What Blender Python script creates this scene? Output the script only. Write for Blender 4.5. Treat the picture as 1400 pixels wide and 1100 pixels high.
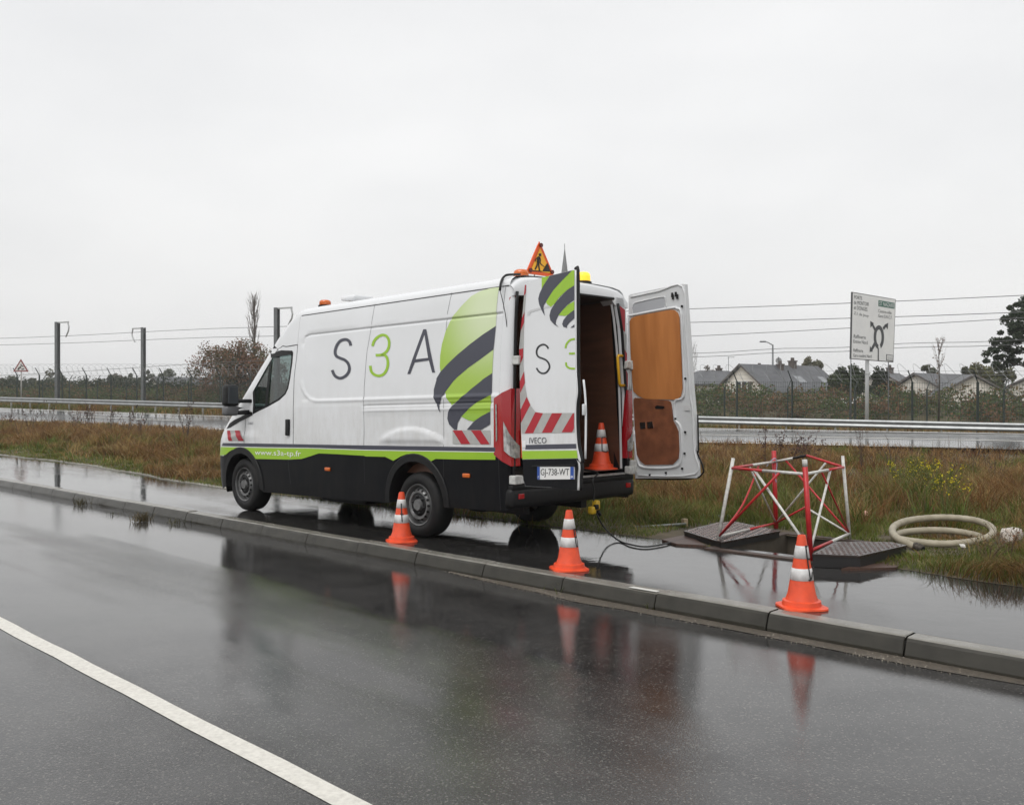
import bpy, bmesh, math, random
import numpy as np
from mathutils import Vector, Matrix
random.seed(7); RNG = np.random.default_rng(7)
SC = bpy.context.scene
for o in list(bpy.data.objects): bpy.data.objects.remove(o)
R = math.radians

# ------------------------------------------------------------------ camera, sky, sun, exposure
FPX, YH, CAMH = 1290.0, 548.0, 1.4368          # focal length in photo pixels, horizon row, eye height above the pavement
PITCH = math.atan((550.0 - YH) / FPX)
cam = bpy.data.objects.new('camera', bpy.data.cameras.new('camera')); SC.collection.objects.link(cam)
cam.location = (0, 0, CAMH); cam.rotation_euler = (math.pi/2 - PITCH, 0, 0)
cam.data.sensor_width = 36; cam.data.lens = 36*FPX/1400; cam.data.clip_end = 6000; cam.data.clip_start = .1
SC.camera = cam
SUN_EL, SUN_AZ = 58, 215          # behind the camera, a little to its left
w = bpy.data.worlds.new('World'); SC.world = w; w.use_nodes = True
nt = w.node_tree; nt.nodes.clear()
out = nt.nodes.new('ShaderNodeOutputWorld')
sky = nt.nodes.new('ShaderNodeTexSky'); sky.sky_type = 'NISHITA'; sky.sun_disc = False
sky.sun_elevation = R(SUN_EL); sky.sun_rotation = R(SUN_AZ); sky.air_density = 1.5; sky.dust_density = 6
hsv = nt.nodes.new('ShaderNodeHueSaturation'); hsv.inputs['Saturation'].default_value = .12
bg1 = nt.nodes.new('ShaderNodeBackground'); bg1.inputs['Strength'].default_value = .05
bg2 = nt.nodes.new('ShaderNodeBackground'); bg2.inputs['Strength'].default_value = .82
tc = nt.nodes.new('ShaderNodeTexCoord'); mp = nt.nodes.new('ShaderNodeMapping'); mp.inputs['Scale'].default_value = (1, 1, 2.6)
ns = nt.nodes.new('ShaderNodeTexNoise'); ns.inputs['Scale'].default_value = 2.1; ns.inputs['Detail'].default_value = 4; ns.inputs['Roughness'].default_value = .5
rp = nt.nodes.new('ShaderNodeValToRGB')
rp.color_ramp.elements[0].position = .3; rp.color_ramp.elements[0].color = (.83, .836, .848, 1)
rp.color_ramp.elements[1].position = .72; rp.color_ramp.elements[1].color = (1.0, 1.0, 1.0, 1)
add = nt.nodes.new('ShaderNodeAddShader')
lk = nt.links.new
lk(tc.outputs['Generated'], mp.inputs['Vector']); lk(mp.outputs[0], ns.inputs['Vector']); lk(ns.outputs['Fac'], rp.inputs[0])
lk(rp.outputs[0], bg2.inputs['Color']); lk(sky.outputs[0], hsv.inputs['Color']); lk(hsv.outputs[0], bg1.inputs['Color'])
lk(bg1.outputs[0], add.inputs[0]); lk(bg2.outputs[0], add.inputs[1]); lk(add.outputs[0], out.inputs['Surface'])
sun = bpy.data.objects.new('sun', bpy.data.lights.new('sun', 'SUN')); SC.collection.objects.link(sun)
sun.data.energy = 1.0; sun.data.angle = R(35); sun.data.color = (1, .985, .96)
az = R(SUN_AZ); sdir = Vector((math.sin(az)*math.cos(R(SUN_EL)), math.cos(az)*math.cos(R(SUN_EL)), math.sin(R(SUN_EL))))
sun.rotation_euler = (-sdir).to_track_quat('-Z', 'Y').to_euler(); sun.location = sdir*40
SC.view_settings.view_transform = 'Standard'; SC.view_settings.look = 'None'
SC.view_settings.exposure = 0.0; SC.view_settings.gamma = 1; SC.view_settings.use_curve_mapping = False
SC.render.engine = 'CYCLES'; SC.cycles.max_bounces = 8; SC.cycles.volume_bounces = 2; SC.cycles.transparent_max_bounces = 16

# ------------------------------------------------------------------ photo pixel -> ray
CAM = np.array([0, 0, CAMH])
def ray(px, py):
    a, c = (px-700)/FPX, -(py-550)/FPX
    return np.array([a, math.cos(PITCH)+c*math.sin(PITCH), -math.sin(PITCH)+c*math.cos(PITCH)])
def hit(px, py, p0, n):
    d = ray(px, py); t = np.dot(np.asarray(p0)-CAM, n)/np.dot(d, n); return CAM + d*t
def ground(px, py, z=0.): return hit(px, py, (0, 0, z), (0, 0, 1))
def atZ(px, py, Z):
    d = ray(px, py); return CAM + d*(Z/d[1])
def proj(p):
    q = np.asarray(p) - CAM
    y = q[1]*math.cos(PITCH)-q[2]*math.sin(PITCH); z = q[1]*math.sin(PITCH)+q[2]*math.cos(PITCH)
    return np.array([700+FPX*q[0]/y, 550-FPX*z/y])

# ------------------------------------------------------------------ materials
MATS = {}
def mat(name, c=(.5, .5, .5), rough=.6, metal=0., c2=None, nscale=8., bump=0., bscale=None, coat=0., spec=.5, emit=None, estr=0., attr=None, detail=4, rough2=None, stretch=None, transl=0.):
    if name in MATS: return MATS[name]
    m = bpy.data.materials.new(name); m.use_nodes = True; t = m.node_tree; b = t.nodes['Principled BSDF']; L = t.links.new
    b.inputs['Base Color'].default_value = (*c, 1); b.inputs['Roughness'].default_value = rough; b.inputs['Metallic'].default_value = metal
    b.inputs['Coat Weight'].default_value = coat; b.inputs['Coat Roughness'].default_value = .08; b.inputs['Specular IOR Level'].default_value = spec
    if emit: b.inputs['Emission Color'].default_value = (*emit, 1); b.inputs['Emission Strength'].default_value = estr
    if c2 or bump or rough2 is not None or attr:
        co = t.nodes.new('ShaderNodeTexCoord'); v = co.outputs['Object']
        if stretch:
            mg = t.nodes.new('ShaderNodeMapping'); mg.inputs['Scale'].default_value = stretch; L(v, mg.inputs[0]); v = mg.outputs[0]
        n = t.nodes.new('ShaderNodeTexNoise'); n.inputs['Scale'].default_value = nscale; n.inputs['Detail'].default_value = detail; L(v, n.inputs['Vector'])
        col = None
        if attr:
            a = t.nodes.new('ShaderNodeVertexColor'); a.layer_name = attr; col = a.outputs['Color']
            L(col, b.inputs['Base Color'])
        if c2:
            rr = t.nodes.new('ShaderNodeMapRange'); rr.inputs['From Min'].default_value = .32; rr.inputs['From Max'].default_value = .68; L(n.outputs['Fac'], rr.inputs[0])
            mx = t.nodes.new('ShaderNodeMix'); mx.data_type = 'RGBA'; L(rr.outputs[0], mx.inputs['Factor'])
            mx.inputs['A'].default_value = (*c, 1); mx.inputs['B'].default_value = (*c2, 1); L(mx.outputs['Result'], b.inputs['Base Color'])
        if rough2 is not None:
            r2 = t.nodes.new('ShaderNodeMapRange'); r2.inputs['From Min'].default_value = .35; r2.inputs['From Max'].default_value = .65
            r2.inputs['To Min'].default_value = rough; r2.inputs['To Max'].default_value = rough2; L(n.outputs['Fac'], r2.inputs[0]); L(r2.outputs[0], b.inputs['Roughness'])
        if bump:
            n2 = t.nodes.new('ShaderNodeTexNoise'); n2.inputs['Scale'].default_value = bscale or nscale; n2.inputs['Detail'].default_value = 3; L(v, n2.inputs['Vector'])
            bp = t.nodes.new('ShaderNodeBump'); bp.inputs['Strength'].default_value = bump; bp.inputs['Distance'].default_value = .01; L(n2.outputs['Fac'], bp.inputs['Height']); L(bp.outputs[0], b.inputs['Normal'])
    if transl:
        outn = t.nodes['Material Output']; tr = t.nodes.new('ShaderNodeBsdfTranslucent'); ms = t.nodes.new('ShaderNodeMixShader'); ms.inputs[0].default_value = transl
        if attr: L(col, tr.inputs['Color'])
        else: tr.inputs['Color'].default_value = (*c, 1)
        L(b.outputs[0], ms.inputs[1]); L(tr.outputs[0], ms.inputs[2]); L(ms.outputs[0], outn.inputs['Surface'])
    MATS[name] = m; return m

def wet_mat(name, ca, cb, fine, r_dry, r_wet, mscale, lo, hi, bump_dry, bump_wet, ripple=0., streak=None, drain=None):
    m = bpy.data.materials.new(name); m.use_nodes = True; t = m.node_tree; b = t.nodes['Principled BSDF']; L = t.links.new; N = t.nodes.new
    g = N('ShaderNodeNewGeometry'); P = g.outputs['Position']
    mp = N('ShaderNodeMapping'); mp.inputs['Rotation'].default_value = (0, 0, KANG); L(P, mp.inputs[0])
    mp2 = N('ShaderNodeMapping'); mp2.inputs['Scale'].default_value = streak or (1, 1, 1); L(mp.outputs[0], mp2.inputs[0])
    nl = N('ShaderNodeTexNoise'); nl.inputs['Scale'].default_value = mscale; nl.inputs['Detail'].default_value = 4; nl.inputs['Roughness'].default_value = .55; L(mp2.outputs[0], nl.inputs['Vector'])
    mk = N('ShaderNodeMapRange'); mk.inputs['From Min'].default_value = lo; mk.inputs['From Max'].default_value = hi; L(nl.outputs['Fac'], mk.inputs[0])
    trk = N('ShaderNodeMapping'); trk.inputs['Scale'].default_value = (.04, 1.1, 1); L(mp.outputs[0], trk.inputs[0]); nt_ = N('ShaderNodeTexNoise'); nt_.inputs['Scale'].default_value = 1.3; nt_.inputs['Detail'].default_value = 3; L(trk.outputs[0], nt_.inputs['Vector'])
    tm_ = N('ShaderNodeMath'); tm_.operation = 'MULTIPLY_ADD'; tm_.inputs[1].default_value = .45; L(nt_.outputs['Fac'], tm_.inputs[0]); tb_ = N('ShaderNodeMath'); tb_.operation = 'SUBTRACT'; tb_.inputs[1].default_value = .225; L(nl.outputs['Fac'], tb_.inputs[0]); L(tb_.outputs[0], tm_.inputs[2]); L(tm_.outputs[0], mk.inputs[0])
    if drain:      # water collects towards the kerb
        dt = N('ShaderNodeVectorMath'); dt.operation = 'DOT_PRODUCT'; dt.inputs[1].default_value = tuple(KN); L(P, dt.inputs[0])
        dm = N('ShaderNodeMapRange'); dm.inputs['From Min'].default_value = float(KA @ KN)+drain[0]; dm.inputs['From Max'].default_value = float(KA @ KN)+drain[1]; dm.inputs['To Min'].default_value = drain[2]; dm.inputs['To Max'].default_value = drain[3]; L(dt.outputs['Value'], dm.inputs[0])
        da = N('ShaderNodeMath'); da.operation = 'ADD'; L(tm_.outputs[0], da.inputs[0]); L(dm.outputs[0], da.inputs[1]); L(da.outputs[0], mk.inputs[0])
    nf = N('ShaderNodeTexNoise'); nf.inputs['Scale'].default_value = fine; nf.inputs['Detail'].default_value = 3; nf.inputs['Roughness'].default_value = .7; L(P, nf.inputs['Vector'])
    vo = N('ShaderNodeTexVoronoi'); vo.inputs['Scale'].default_value = fine*.7; L(P, vo.inputs['Vector'])
    nm = N('ShaderNodeTexNoise'); nm.inputs['Scale'].default_value = 2.3; nm.inputs['Detail'].default_value = 6; L(P, nm.inputs['Vector'])
    ad = N('ShaderNodeMath'); ad.operation = 'MULTIPLY_ADD'; ad.inputs[1].default_value = .6; L(vo.outputs['Distance'], ad.inputs[0]); L(nm.outputs['Fac'], ad.inputs[2])
    cr = N('ShaderNodeMapRange'); cr.inputs['From Min'].default_value = .4; cr.inputs['From Max'].default_value = 1.0; L(ad.outputs[0], cr.inputs[0])
    sp_ = N('ShaderNodeMath'); sp_.operation = 'MULTIPLY_ADD'; sp_.inputs[1].default_value = 1.6; sp_.inputs[2].default_value = -.8; L(nf.outputs['Fac'], sp_.inputs[0]); sa_ = N('ShaderNodeMath'); sa_.operation = 'ADD'; sa_.use_clamp = True; L(cr.outputs[0], sa_.inputs[0]); L(sp_.outputs[0], sa_.inputs[1]); cr = sa_
    mx = N('ShaderNodeMix'); mx.data_type = 'RGBA'; mx.inputs['A'].default_value = (*ca, 1); mx.inputs['B'].default_value = (*cb, 1); L(cr.outputs[0], mx.inputs['Factor']); L(mx.outputs['Result'], b.inputs['Base Color'])
    # single pale stones among the dark ones
    v2 = N('ShaderNodeTexVoronoi'); v2.inputs['Scale'].default_value = fine*.9; L(P, v2.inputs['Vector']); sx = N('ShaderNodeSeparateColor'); L(v2.outputs['Color'], sx.inputs[0]); pm_ = N('ShaderNodeMapRange'); pm_.inputs['From Min'].default_value = .86; pm_.inputs['From Max'].default_value = 1.0; pm_.inputs['To Max'].default_value = .75; L(sx.outputs[0], pm_.inputs[0])
    m2 = N('ShaderNodeMix'); m2.data_type = 'RGBA'; L(pm_.outputs[0], m2.inputs['Factor']); L(mx.outputs['Result'], m2.inputs['A']); m2.inputs['B'].default_value = (cb[0]*3.2, cb[1]*3.1, cb[2]*2.9, 1); L(m2.outputs['Result'], b.inputs['Base Color'])
    rg = N('ShaderNodeMapRange'); rg.inputs['To Min'].default_value = r_dry; rg.inputs['To Max'].default_value = r_wet; L(mk.outputs[0], rg.inputs[0]); L(rg.outputs[0], b.inputs['Roughness'])
    bs = N('ShaderNodeMapRange'); bs.inputs['To Min'].default_value = bump_dry; bs.inputs['To Max'].default_value = bump_wet; L(mk.outputs[0], bs.inputs[0])
    bp = N('ShaderNodeBump'); bp.inputs['Distance'].default_value = .004; L(bs.outputs[0], bp.inputs['Strength']); hs_ = N('ShaderNodeMath'); hs_.operation = 'MULTIPLY_ADD'; hs_.inputs[1].default_value = -.9; L(vo.outputs['Distance'], hs_.inputs[0]); L(nf.outputs['Fac'], hs_.inputs[2]); L(hs_.outputs[0], bp.inputs['Height'])
    last = bp
    if ripple:
        nr = N('ShaderNodeTexNoise'); nr.inputs['Scale'].default_value = 5.; nr.inputs['Detail'].default_value = 3; L(mp.outputs[0], nr.inputs['Vector'])
        b2 = N('ShaderNodeBump'); b2.inputs['Distance'].default_value = .02; b2.inputs['Strength'].default_value = ripple; L(nr.outputs['Fac'], b2.inputs['Height']); L(bp.outputs[0], b2.inputs['Normal']); last = b2
    L(last.outputs[0], b.inputs['Normal']); b.inputs['IOR'].default_value = 1.5
    return m

def glass_mat(name, tint, f=.9):
    m = bpy.data.materials.new(name); m.use_nodes = True; t = m.node_tree; t.nodes.clear(); L = t.links.new
    o = t.nodes.new('ShaderNodeOutputMaterial'); tr = t.nodes.new('ShaderNodeBsdfTransparent'); tr.inputs['Color'].default_value = (*tint, 1)
    g = t.nodes.new('ShaderNodeBsdfGlossy'); g.inputs['Roughness'].default_value = .03; fr = t.nodes.new('ShaderNodeFresnel'); fr.inputs['IOR'].default_value = 1.5
    mu = t.nodes.new('ShaderNodeMath'); mu.operation = 'MULTIPLY'; mu.inputs[1].default_value = 1.7; mu.use_clamp = True
    ms = t.nodes.new('ShaderNodeMixShader'); L(fr.outputs[0], mu.inputs[0]); L(mu.outputs[0], ms.inputs[0]); L(tr.outputs[0], ms.inputs[1]); L(g.outputs[0], ms.inputs[2]); L(ms.outputs[0], o.inputs['Surface'])
    MATS[name] = m; return m

# ------------------------------------------------------------------ mesh helpers
COL = SC.collection
def link(o, parent=None):
    COL.objects.link(o)
    if parent is not None: o.parent = parent
    return o
def mesh_data(name, v, f, mats, smooth=False, fm=None):
    me = bpy.data.meshes.new(name); me.from_pydata([tuple(map(float, p)) for p in v], [], f); me.update()
    if not isinstance(mats, (list, tuple)): mats = [mats]
    for m in mats: me.materials.append(m)
    if fm is not None: me.polygons.foreach_set('material_index', fm)
    if smooth: me.polygons.foreach_set('use_smooth', [True]*len(me.polygons))
    return me
def obj(name, v, f, mats, parent=None, smooth=False, fm=None):
    return link(bpy.data.objects.new(name, mesh_data(name, v, f, mats, smooth, fm)), parent)
def from_bm(name, bm, mats, parent=None, smooth=False):
    me = bpy.data.meshes.new(name); bm.to_mesh(me); bm.free()
    if not isinstance(mats, (list, tuple)): mats = [mats]
    for m in mats: me.materials.append(m)
    if smooth: me.polygons.foreach_set('use_smooth', [True]*len(me.polygons))
    return link(bpy.data.objects.new(name, me), parent)
def tag(o, label=None, cat=None, group=None, kind=None):
    if label: o['label'] = label
    if cat: o['category'] = cat
    if group: o['group'] = group
    if kind: o['kind'] = kind
    return o
def thing(name, loc, rz=0., label=None, cat=None, group=None):
    o = bpy.data.objects.new(name, None); o.empty_display_size = .1; o.location = tuple(map(float, loc)); o.rotation_euler = (0, 0, rz)
    return tag(link(o), label, cat, group)
class MB:
    """collects shapes for ONE mesh"""
    def __init__(s): s.v = []; s.f = []; s.m = []
    def add(s, v, f, mi=0):
        o = len(s.v); s.v += [tuple(map(float, p)) for p in v]; s.f += [tuple(i+o for i in q) for q in f]; s.m += [mi]*len(f); return s
    def box(s, c, d, rz=0., mi=0, M=None):
        c = np.array(c, float); hx, hy, hz = np.array(d)/2.
        p = [(x, y, z) for x in (-hx, hx) for y in (-hy, hy) for z in (-hz, hz)]
        cs, sn = math.cos(rz), math.sin(rz)
        p = [(c[0]+x*cs-y*sn, c[1]+x*sn+y*cs, c[2]+z) for x, y, z in p]
        if M is not None: p = [tuple(M @ Vector(q)) for q in p]
        return s.add(p, [(0, 1, 3, 2), (4, 6, 7, 5), (0, 4, 5, 1), (2, 3, 7, 6), (0, 2, 6, 4), (1, 5, 7, 3)], mi)
    def bevbox(s, c, d, bv, mi=0, fn=None):
        bm = bmesh.new(); bmesh.ops.create_cube(bm, size=1.)
        for q in bm.verts: q.co = Vector((q.co.x*d[0]+c[0], q.co.y*d[1]+c[1], q.co.z*d[2]+c[2]))
        bmesh.ops.bevel(bm, geom=bm.edges[:], offset=bv, segments=2, affect='EDGES', profile=.6)
        bm.verts.index_update(); p = [tuple(q.co) for q in bm.verts]
        if fn: p = [fn(*q) for q in p]
        s.add(p, [tuple(q.index for q in fc.verts) for fc in bm.faces], mi); bm.free(); return s
    def tube(s, pts, r, seg=8, mi=0, cap=True, closed=False):
        pts = [np.array(p, float) for p in pts]; n = len(pts)
        rs = r if hasattr(r, '__len__') else [r]*n
        rings = []; prev = None
        for i in range(n):
            a = pts[i-1] if (i > 0 or closed) else pts[i]; b = pts[(i+1) % n] if (i < n-1 or closed) else pts[i]
            t = b-a; t = t/(np.linalg.norm(t)+1e-9)
            if prev is None:
                u = np.cross(t, (0, 0, 1.)); u = u if np.linalg.norm(u) > .05 else np.cross(t, (1., 0, 0))
            else: u = prev - t*np.dot(prev, t)
            u = u/np.linalg.norm(u); prev = u; w_ = np.cross(t, u)
            rings.append([pts[i]+rs[i]*(math.cos(k*2*math.pi/seg)*u+math.sin(k*2*math.pi/seg)*w_) for k in range(seg)])
        v = [p for rg in rings for p in rg]; f = []
        for i in range(n if closed else n-1):
            j = (i+1) % n
            for k in range(seg):
                l = (k+1) % seg; f.append((i*seg+k, i*seg+l, j*seg+l, j*seg+k))
        if cap and not closed: f += [tuple(range(seg))[::-1], tuple((n-1)*seg+k for k in range(seg))]
        return s.add(v, f, mi)
    def lathe(s, prof, c=(0, 0, 0), seg=24, axis='z', mi=0, fn=None):
        v = []; f = []
        for r_, z in prof:
            for k in range(seg):
                a = 2*math.pi*k/seg; x, y = r_*math.cos(a), r_*math.sin(a)
                v.append((c[0]+x, c[1]+y, c[2]+z) if axis == 'z' else (c[0]+x, c[1]+z, c[2]+y))
        for i in range(len(prof)-1):
            for k in range(seg):
                l = (k+1) % seg; q = (i*seg+k, i*seg+l, (i+1)*seg+l, (i+1)*seg+k); f.append(q if axis == 'z' else q[::-1])
        if fn: v = [fn(*p) for p in v]
        return s.add(v, f, mi)
    def prism(s, loop, d, mi=0):
        """closed loop of 3D points extruded by vector d"""
        n = len(loop); a = [np.array(p, float) for p in loop]; b = [p+np.array(d, float) for p in a]
        return s.add(a+b, [tuple(range(n))[::-1], tuple(range(n, 2*n))]+[(i, (i+1) % n, n+(i+1) % n, n+i) for i in range(n)], mi)
    def build(s, name, mats, parent=None, smooth=False): return obj(name, s.v, s.f, mats, parent, smooth, s.m)
def smooth_angle(o, deg=35):
    me = o.data; me.polygons.foreach_set('use_smooth', [True]*len(me.polygons))
    bm = bmesh.new(); bm.from_mesh(me)
    for e in bm.edges:
        e.smooth = not (len(e.link_faces) == 2 and e.calc_face_angle(0) > R(deg))
    bm.to_mesh(me); bm.free(); return o
def spline(pts, n=8, closed=False):
    """Catmull-Rom through 2D/3D points"""
    P = [np.array(p, float) for p in pts]; N = len(P); outp = []
    rng = range(N) if closed else range(N-1)
    for i in rng:
        p0 = P[(i-1) % N] if (closed or i > 0) else P[0]; p1 = P[i]; p2 = P[(i+1) % N]; p3 = P[(i+2) % N] if (closed or i+2 < N) else P[-1]
        for k in range(n):
            t = k/n; outp.append(.5*((2*p1)+(-p0+p2)*t+(2*p0-5*p1+4*p2-p3)*t*t+(-p0+3*p1-3*p2+p3)*t**3))
    if not closed: outp.append(P[-1])
    return outp
def stroke(pts, wd):
    """2D polyline -> outline polygon of width wd"""
    P = [np.array(p, float) for p in pts]; l = []; r = []
    for i, p in enumerate(P):
        t = (P[min(i+1, len(P)-1)]-P[max(i-1, 0)]); t = t/(np.linalg.norm(t)+1e-9); nn = np.array([-t[1], t[0]])*wd/2
        l.append(p+nn); r.append(p-nn)
    return l+r[::-1]
def poly2d_bm(loops, grid=None, cuts_u=(), cuts_v=()):
    """filled 2D polygon (first loop outer, others holes), optionally cut into a grid"""
    bm = bmesh.new(); E_ = []
    for lp in loops:
        vs = []
        for p in lp:
            if vs and (vs[-1].co.xy-Vector((p[0], p[1]))).length < 1e-5: continue
            vs.append(bm.verts.new((p[0], p[1], 0)))
        if (vs[0].co-vs[-1].co).length < 1e-5: bm.verts.remove(vs.pop())
        E_ += [bm.edges.new((vs[i], vs[(i+1) % len(vs)])) for i in range(len(vs))]
    bmesh.ops.triangle_fill(bm, use_beauty=True, use_dissolve=False, edges=E_)
    xs = [q.co.x for q in bm.verts]; ys = [q.co.y for q in bm.verts]
    us = list(cuts_u); vs_ = list(cuts_v)
    if grid:
        us += list(np.arange(math.ceil(min(xs)/grid)*grid, max(xs), grid)); vs_ += list(np.arange(math.ceil(min(ys)/grid)*grid, max(ys), grid))
    for u in us:
        if min(xs)+1e-4 < u < max(xs)-1e-4: bmesh.ops.bisect_plane(bm, geom=bm.verts[:]+bm.edges[:]+bm.faces[:], plane_co=(u, 0, 0), plane_no=(1, 0, 0), dist=1e-5)
    for u in vs_:
        if min(ys)+1e-4 < u < max(ys)-1e-4: bmesh.ops.bisect_plane(bm, geom=bm.verts[:]+bm.edges[:]+bm.faces[:], plane_co=(0, u, 0), plane_no=(0, 1, 0), dist=1e-5)
    return bm
FONT = None
def text_polys(txt, mat_, name, parent, M, height, width=None, align='CENTER', shear=0.):
    """flat lettering as a mesh; M maps (x right, y up, 0) to its place; the text is fitted to height x width"""
    cu = bpy.data.curves.new('lettering', 'FONT'); cu.body = txt; cu.resolution_u = 3; cu.shear = shear
    o = bpy.data.objects.new('lettering', cu); COL.objects.link(o)
    dg = bpy.context.evaluated_depsgraph_get(); me = bpy.data.meshes.new_from_object(o.evaluated_get(dg)); bpy.data.objects.remove(o)
    n = len(me.vertices); co = np.zeros(n*3); me.vertices.foreach_get('co', co); co = co.reshape(-1, 3)
    x0, x1 = co[:, 0].min(), co[:, 0].max(); y0, y1 = co[:, 1].min(), co[:, 1].max()
    k = height/(y1-y0); kx = (width/(x1-x0)) if width else k
    co[:, 0] = (co[:, 0]-(x0+x1)/2)*kx if align == 'CENTER' else (co[:, 0]-x0)*kx
    co[:, 1] = (co[:, 1]-(y0+y1)/2)*k
    f = [tuple(p.vertices) for p in me.polygons]; bpy.data.meshes.remove(me)
    return obj(name, [tuple(M @ Vector(p)) for p in co], f, mat_, parent)

# ------------------------------------------------------------------ ground frame along the kerb
KA = np.array([-9.40, 17.32, 0.]); KD = np.array([.715, -.699, 0.]); KD /= np.linalg.norm(KD); KN = np.array([-KD[1], KD[0], 0.])
KANG = -math.atan2(KD[1], KD[0])
def K(s, n, z=0.): return KA + KD*s + KN*n + np.array([0, 0, z])
def toK(p): q = np.asarray(p, float)-KA; return float(q @ KD), float(q @ KN)
ROADZ = -.125
M_ROAD = wet_mat('wet_asphalt', (.007, .007, .0075), (.048, .0465, .045), 150., .14, .055, .33, .36, .58, .38, .05, ripple=.03, streak=(.35, 1, 1), drain=(-5.5, -.8, -.16, .20))
M_PAVE = wet_mat('wet_pavement', (.009, .009, .0095), (.030, .029, .028), 140., .11, .03, .55, .36, .54, .09, .010, ripple=.05, streak=(.45, 1, 1))
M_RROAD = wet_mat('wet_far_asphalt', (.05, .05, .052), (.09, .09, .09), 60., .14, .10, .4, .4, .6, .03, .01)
M_KERB = mat('kerb_concrete', (.020, .018, .013), .26, c2=(.036, .033, .025), nscale=5, bump=.10, bscale=160, detail=8, rough2=.15, spec=.36)  # darker front: algae grime, with shade put into the colour too
M_KTOP = mat('kerb_top_wear_sheen', (.15, .142, .122), .28, c2=(.22, .21, .185), nscale=7, bump=.2, bscale=160, detail=8, rough2=.16)  # paler top faces: wear and wet sky sheen both put into the colour
M_LINE = mat('road_paint', (.70, .68, .62), .45, c2=(.54, .52, .47), nscale=45, bump=.4, bscale=160, detail=9)
M_SOIL = mat('soil', (.055, .045, .025), .9, c2=(.11, .085, .05), nscale=6, bump=.6, bscale=30)

def sheet(name, pts, z, m, kind='structure', parent=None):
    o = obj(name, [(p[0], p[1], z) for p in pts], [tuple(range(len(pts)))], m, parent)
    if kind: o['kind'] = kind
    return o
tag(obj('ground', [(-330, -90, -.55), (330, -90, -.55), (330, 330, -.55), (-330, 330, -.55)], [(0, 1, 2, 3)], mat('far_field', (.10, .10, .05), .95, c2=(.15, .13, .07), nscale=.05)), kind='structure')
road = sheet('road', [K(-160, -13), K(40, -13), K(40, .05), K(-160, .05)], ROADZ, M_ROAD)
# the painted edge line, slightly ragged
ed = []
for k in range(0, 241):
    s = -60+k*.35; ed.append((s, -3.638-.0125*(s-11.43)+.002*math.sin(k*1.7)+RNG.normal(0, .0015)))
eu = [(s, n+.112+RNG.normal(0, .002)) for s, n in ed]
obj('edge_line', [K(s, n, ROADZ+.0025) for s, n in ed]+[K(s, n, ROADZ+.0025) for s, n in eu], [(i, i+1, 241+i+1, 241+i) for i in range(240)], M_LINE, road)
# kerb: every stone its own piece
kerb = thing('kerb', K(0, 0), 0); kerb['kind'] = 'structure'
ks = .925
def kerb_mesh(var):
    L_ = ks-.007; prof = [(-.05, -.22), (-.046, -.10), (-.018, -.022), (-.006, -.006), (.012, .002), (.13, .003), (.135, -.002), (.135, -.2)]
    xs = [-.5, -.495, -.3, 0, .3, .495, .5]; v = []; f = []
    rr = np.random.default_rng(var)
    for i, u in enumerate(xs):
        e = 1 if i in (0, len(xs)-1) else 0
        for j, (n, z) in enumerate(prof):
            v.append((u*L_, n + (.004 if n < .05 else -.002)*e + rr.normal(0, .0012), z-.004*e+rr.normal(0, .001)))
    m_ = len(prof)
    for i in range(len(xs)-1):
        for j in range(m_-1): f.append((i*m_+j, (i+1)*m_+j, (i+1)*m_+j+1, i*m_+j+1))
    f += [tuple(range(m_)), tuple((len(xs)-1)*m_+j for j in range(m_))[::-1]]
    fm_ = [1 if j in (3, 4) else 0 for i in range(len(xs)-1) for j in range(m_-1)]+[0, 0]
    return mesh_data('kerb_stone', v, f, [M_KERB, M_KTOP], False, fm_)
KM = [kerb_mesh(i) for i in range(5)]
kang = math.atan2(KD[1], KD[0])
for k in range(-32, 14):
    s = 10.97+(k+.5)*ks
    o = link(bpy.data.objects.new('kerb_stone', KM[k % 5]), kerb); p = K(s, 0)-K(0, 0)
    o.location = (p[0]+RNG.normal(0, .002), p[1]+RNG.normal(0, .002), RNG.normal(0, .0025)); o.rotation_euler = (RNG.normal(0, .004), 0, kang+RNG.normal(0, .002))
# joint bed behind the stones
o = obj('joint_mortar', [tuple(K(s, n, z)-K(0, 0)) for s in (-20, 26) for n, z in ((-.03, -.2), (.0, -.03), (.12, -.015), (.12, -.2))], [(0, 4, 5, 1), (1, 5, 6, 2), (2, 6, 7, 3)], mat('dark_joint', (.02, .02, .018), .8), kerb)
# white flake of old paint on one stone
sk = 10.97+4*ks
obj('paint_flake', [tuple(K(a, b, .0065)-K(0, 0)) for a, b in ((sk-.27, -.004), (sk-.26, .05), (sk-.02, .055), (sk-.01, .0))], [(0, 3, 2, 1)], mat('flake_white', (.62, .61, .57), .4), kerb)
# pavement
EDGE_S = [-60, -20, -8.4, -3.9, .6, 2.5, 4.07, 6, 8, 10.5, 12.9, 14, 15.3, 15.9, 16.6, 19, 26]
EDGE_N = [2.6, 2.6, 2.59, 2.70, 2.32, 2.08, 1.95, 2.0, 2.12, 2.2, 2.24, 2.22, 2.25, 2.2, 2.14, 2.2, 2.2]
def edge_n(s): return float(np.interp(s, EDGE_S, EDGE_N)) + .035*math.sin(s*2.1)+.02*math.sin(s*5.3+1)
pv = [K(26, .13), K(-60, .13)] + [K(s, edge_n(s)+.12) for s in np.arange(-60, 26.01, .25)]
sheet('pavement', pv, -.002, M_PAVE)
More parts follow.
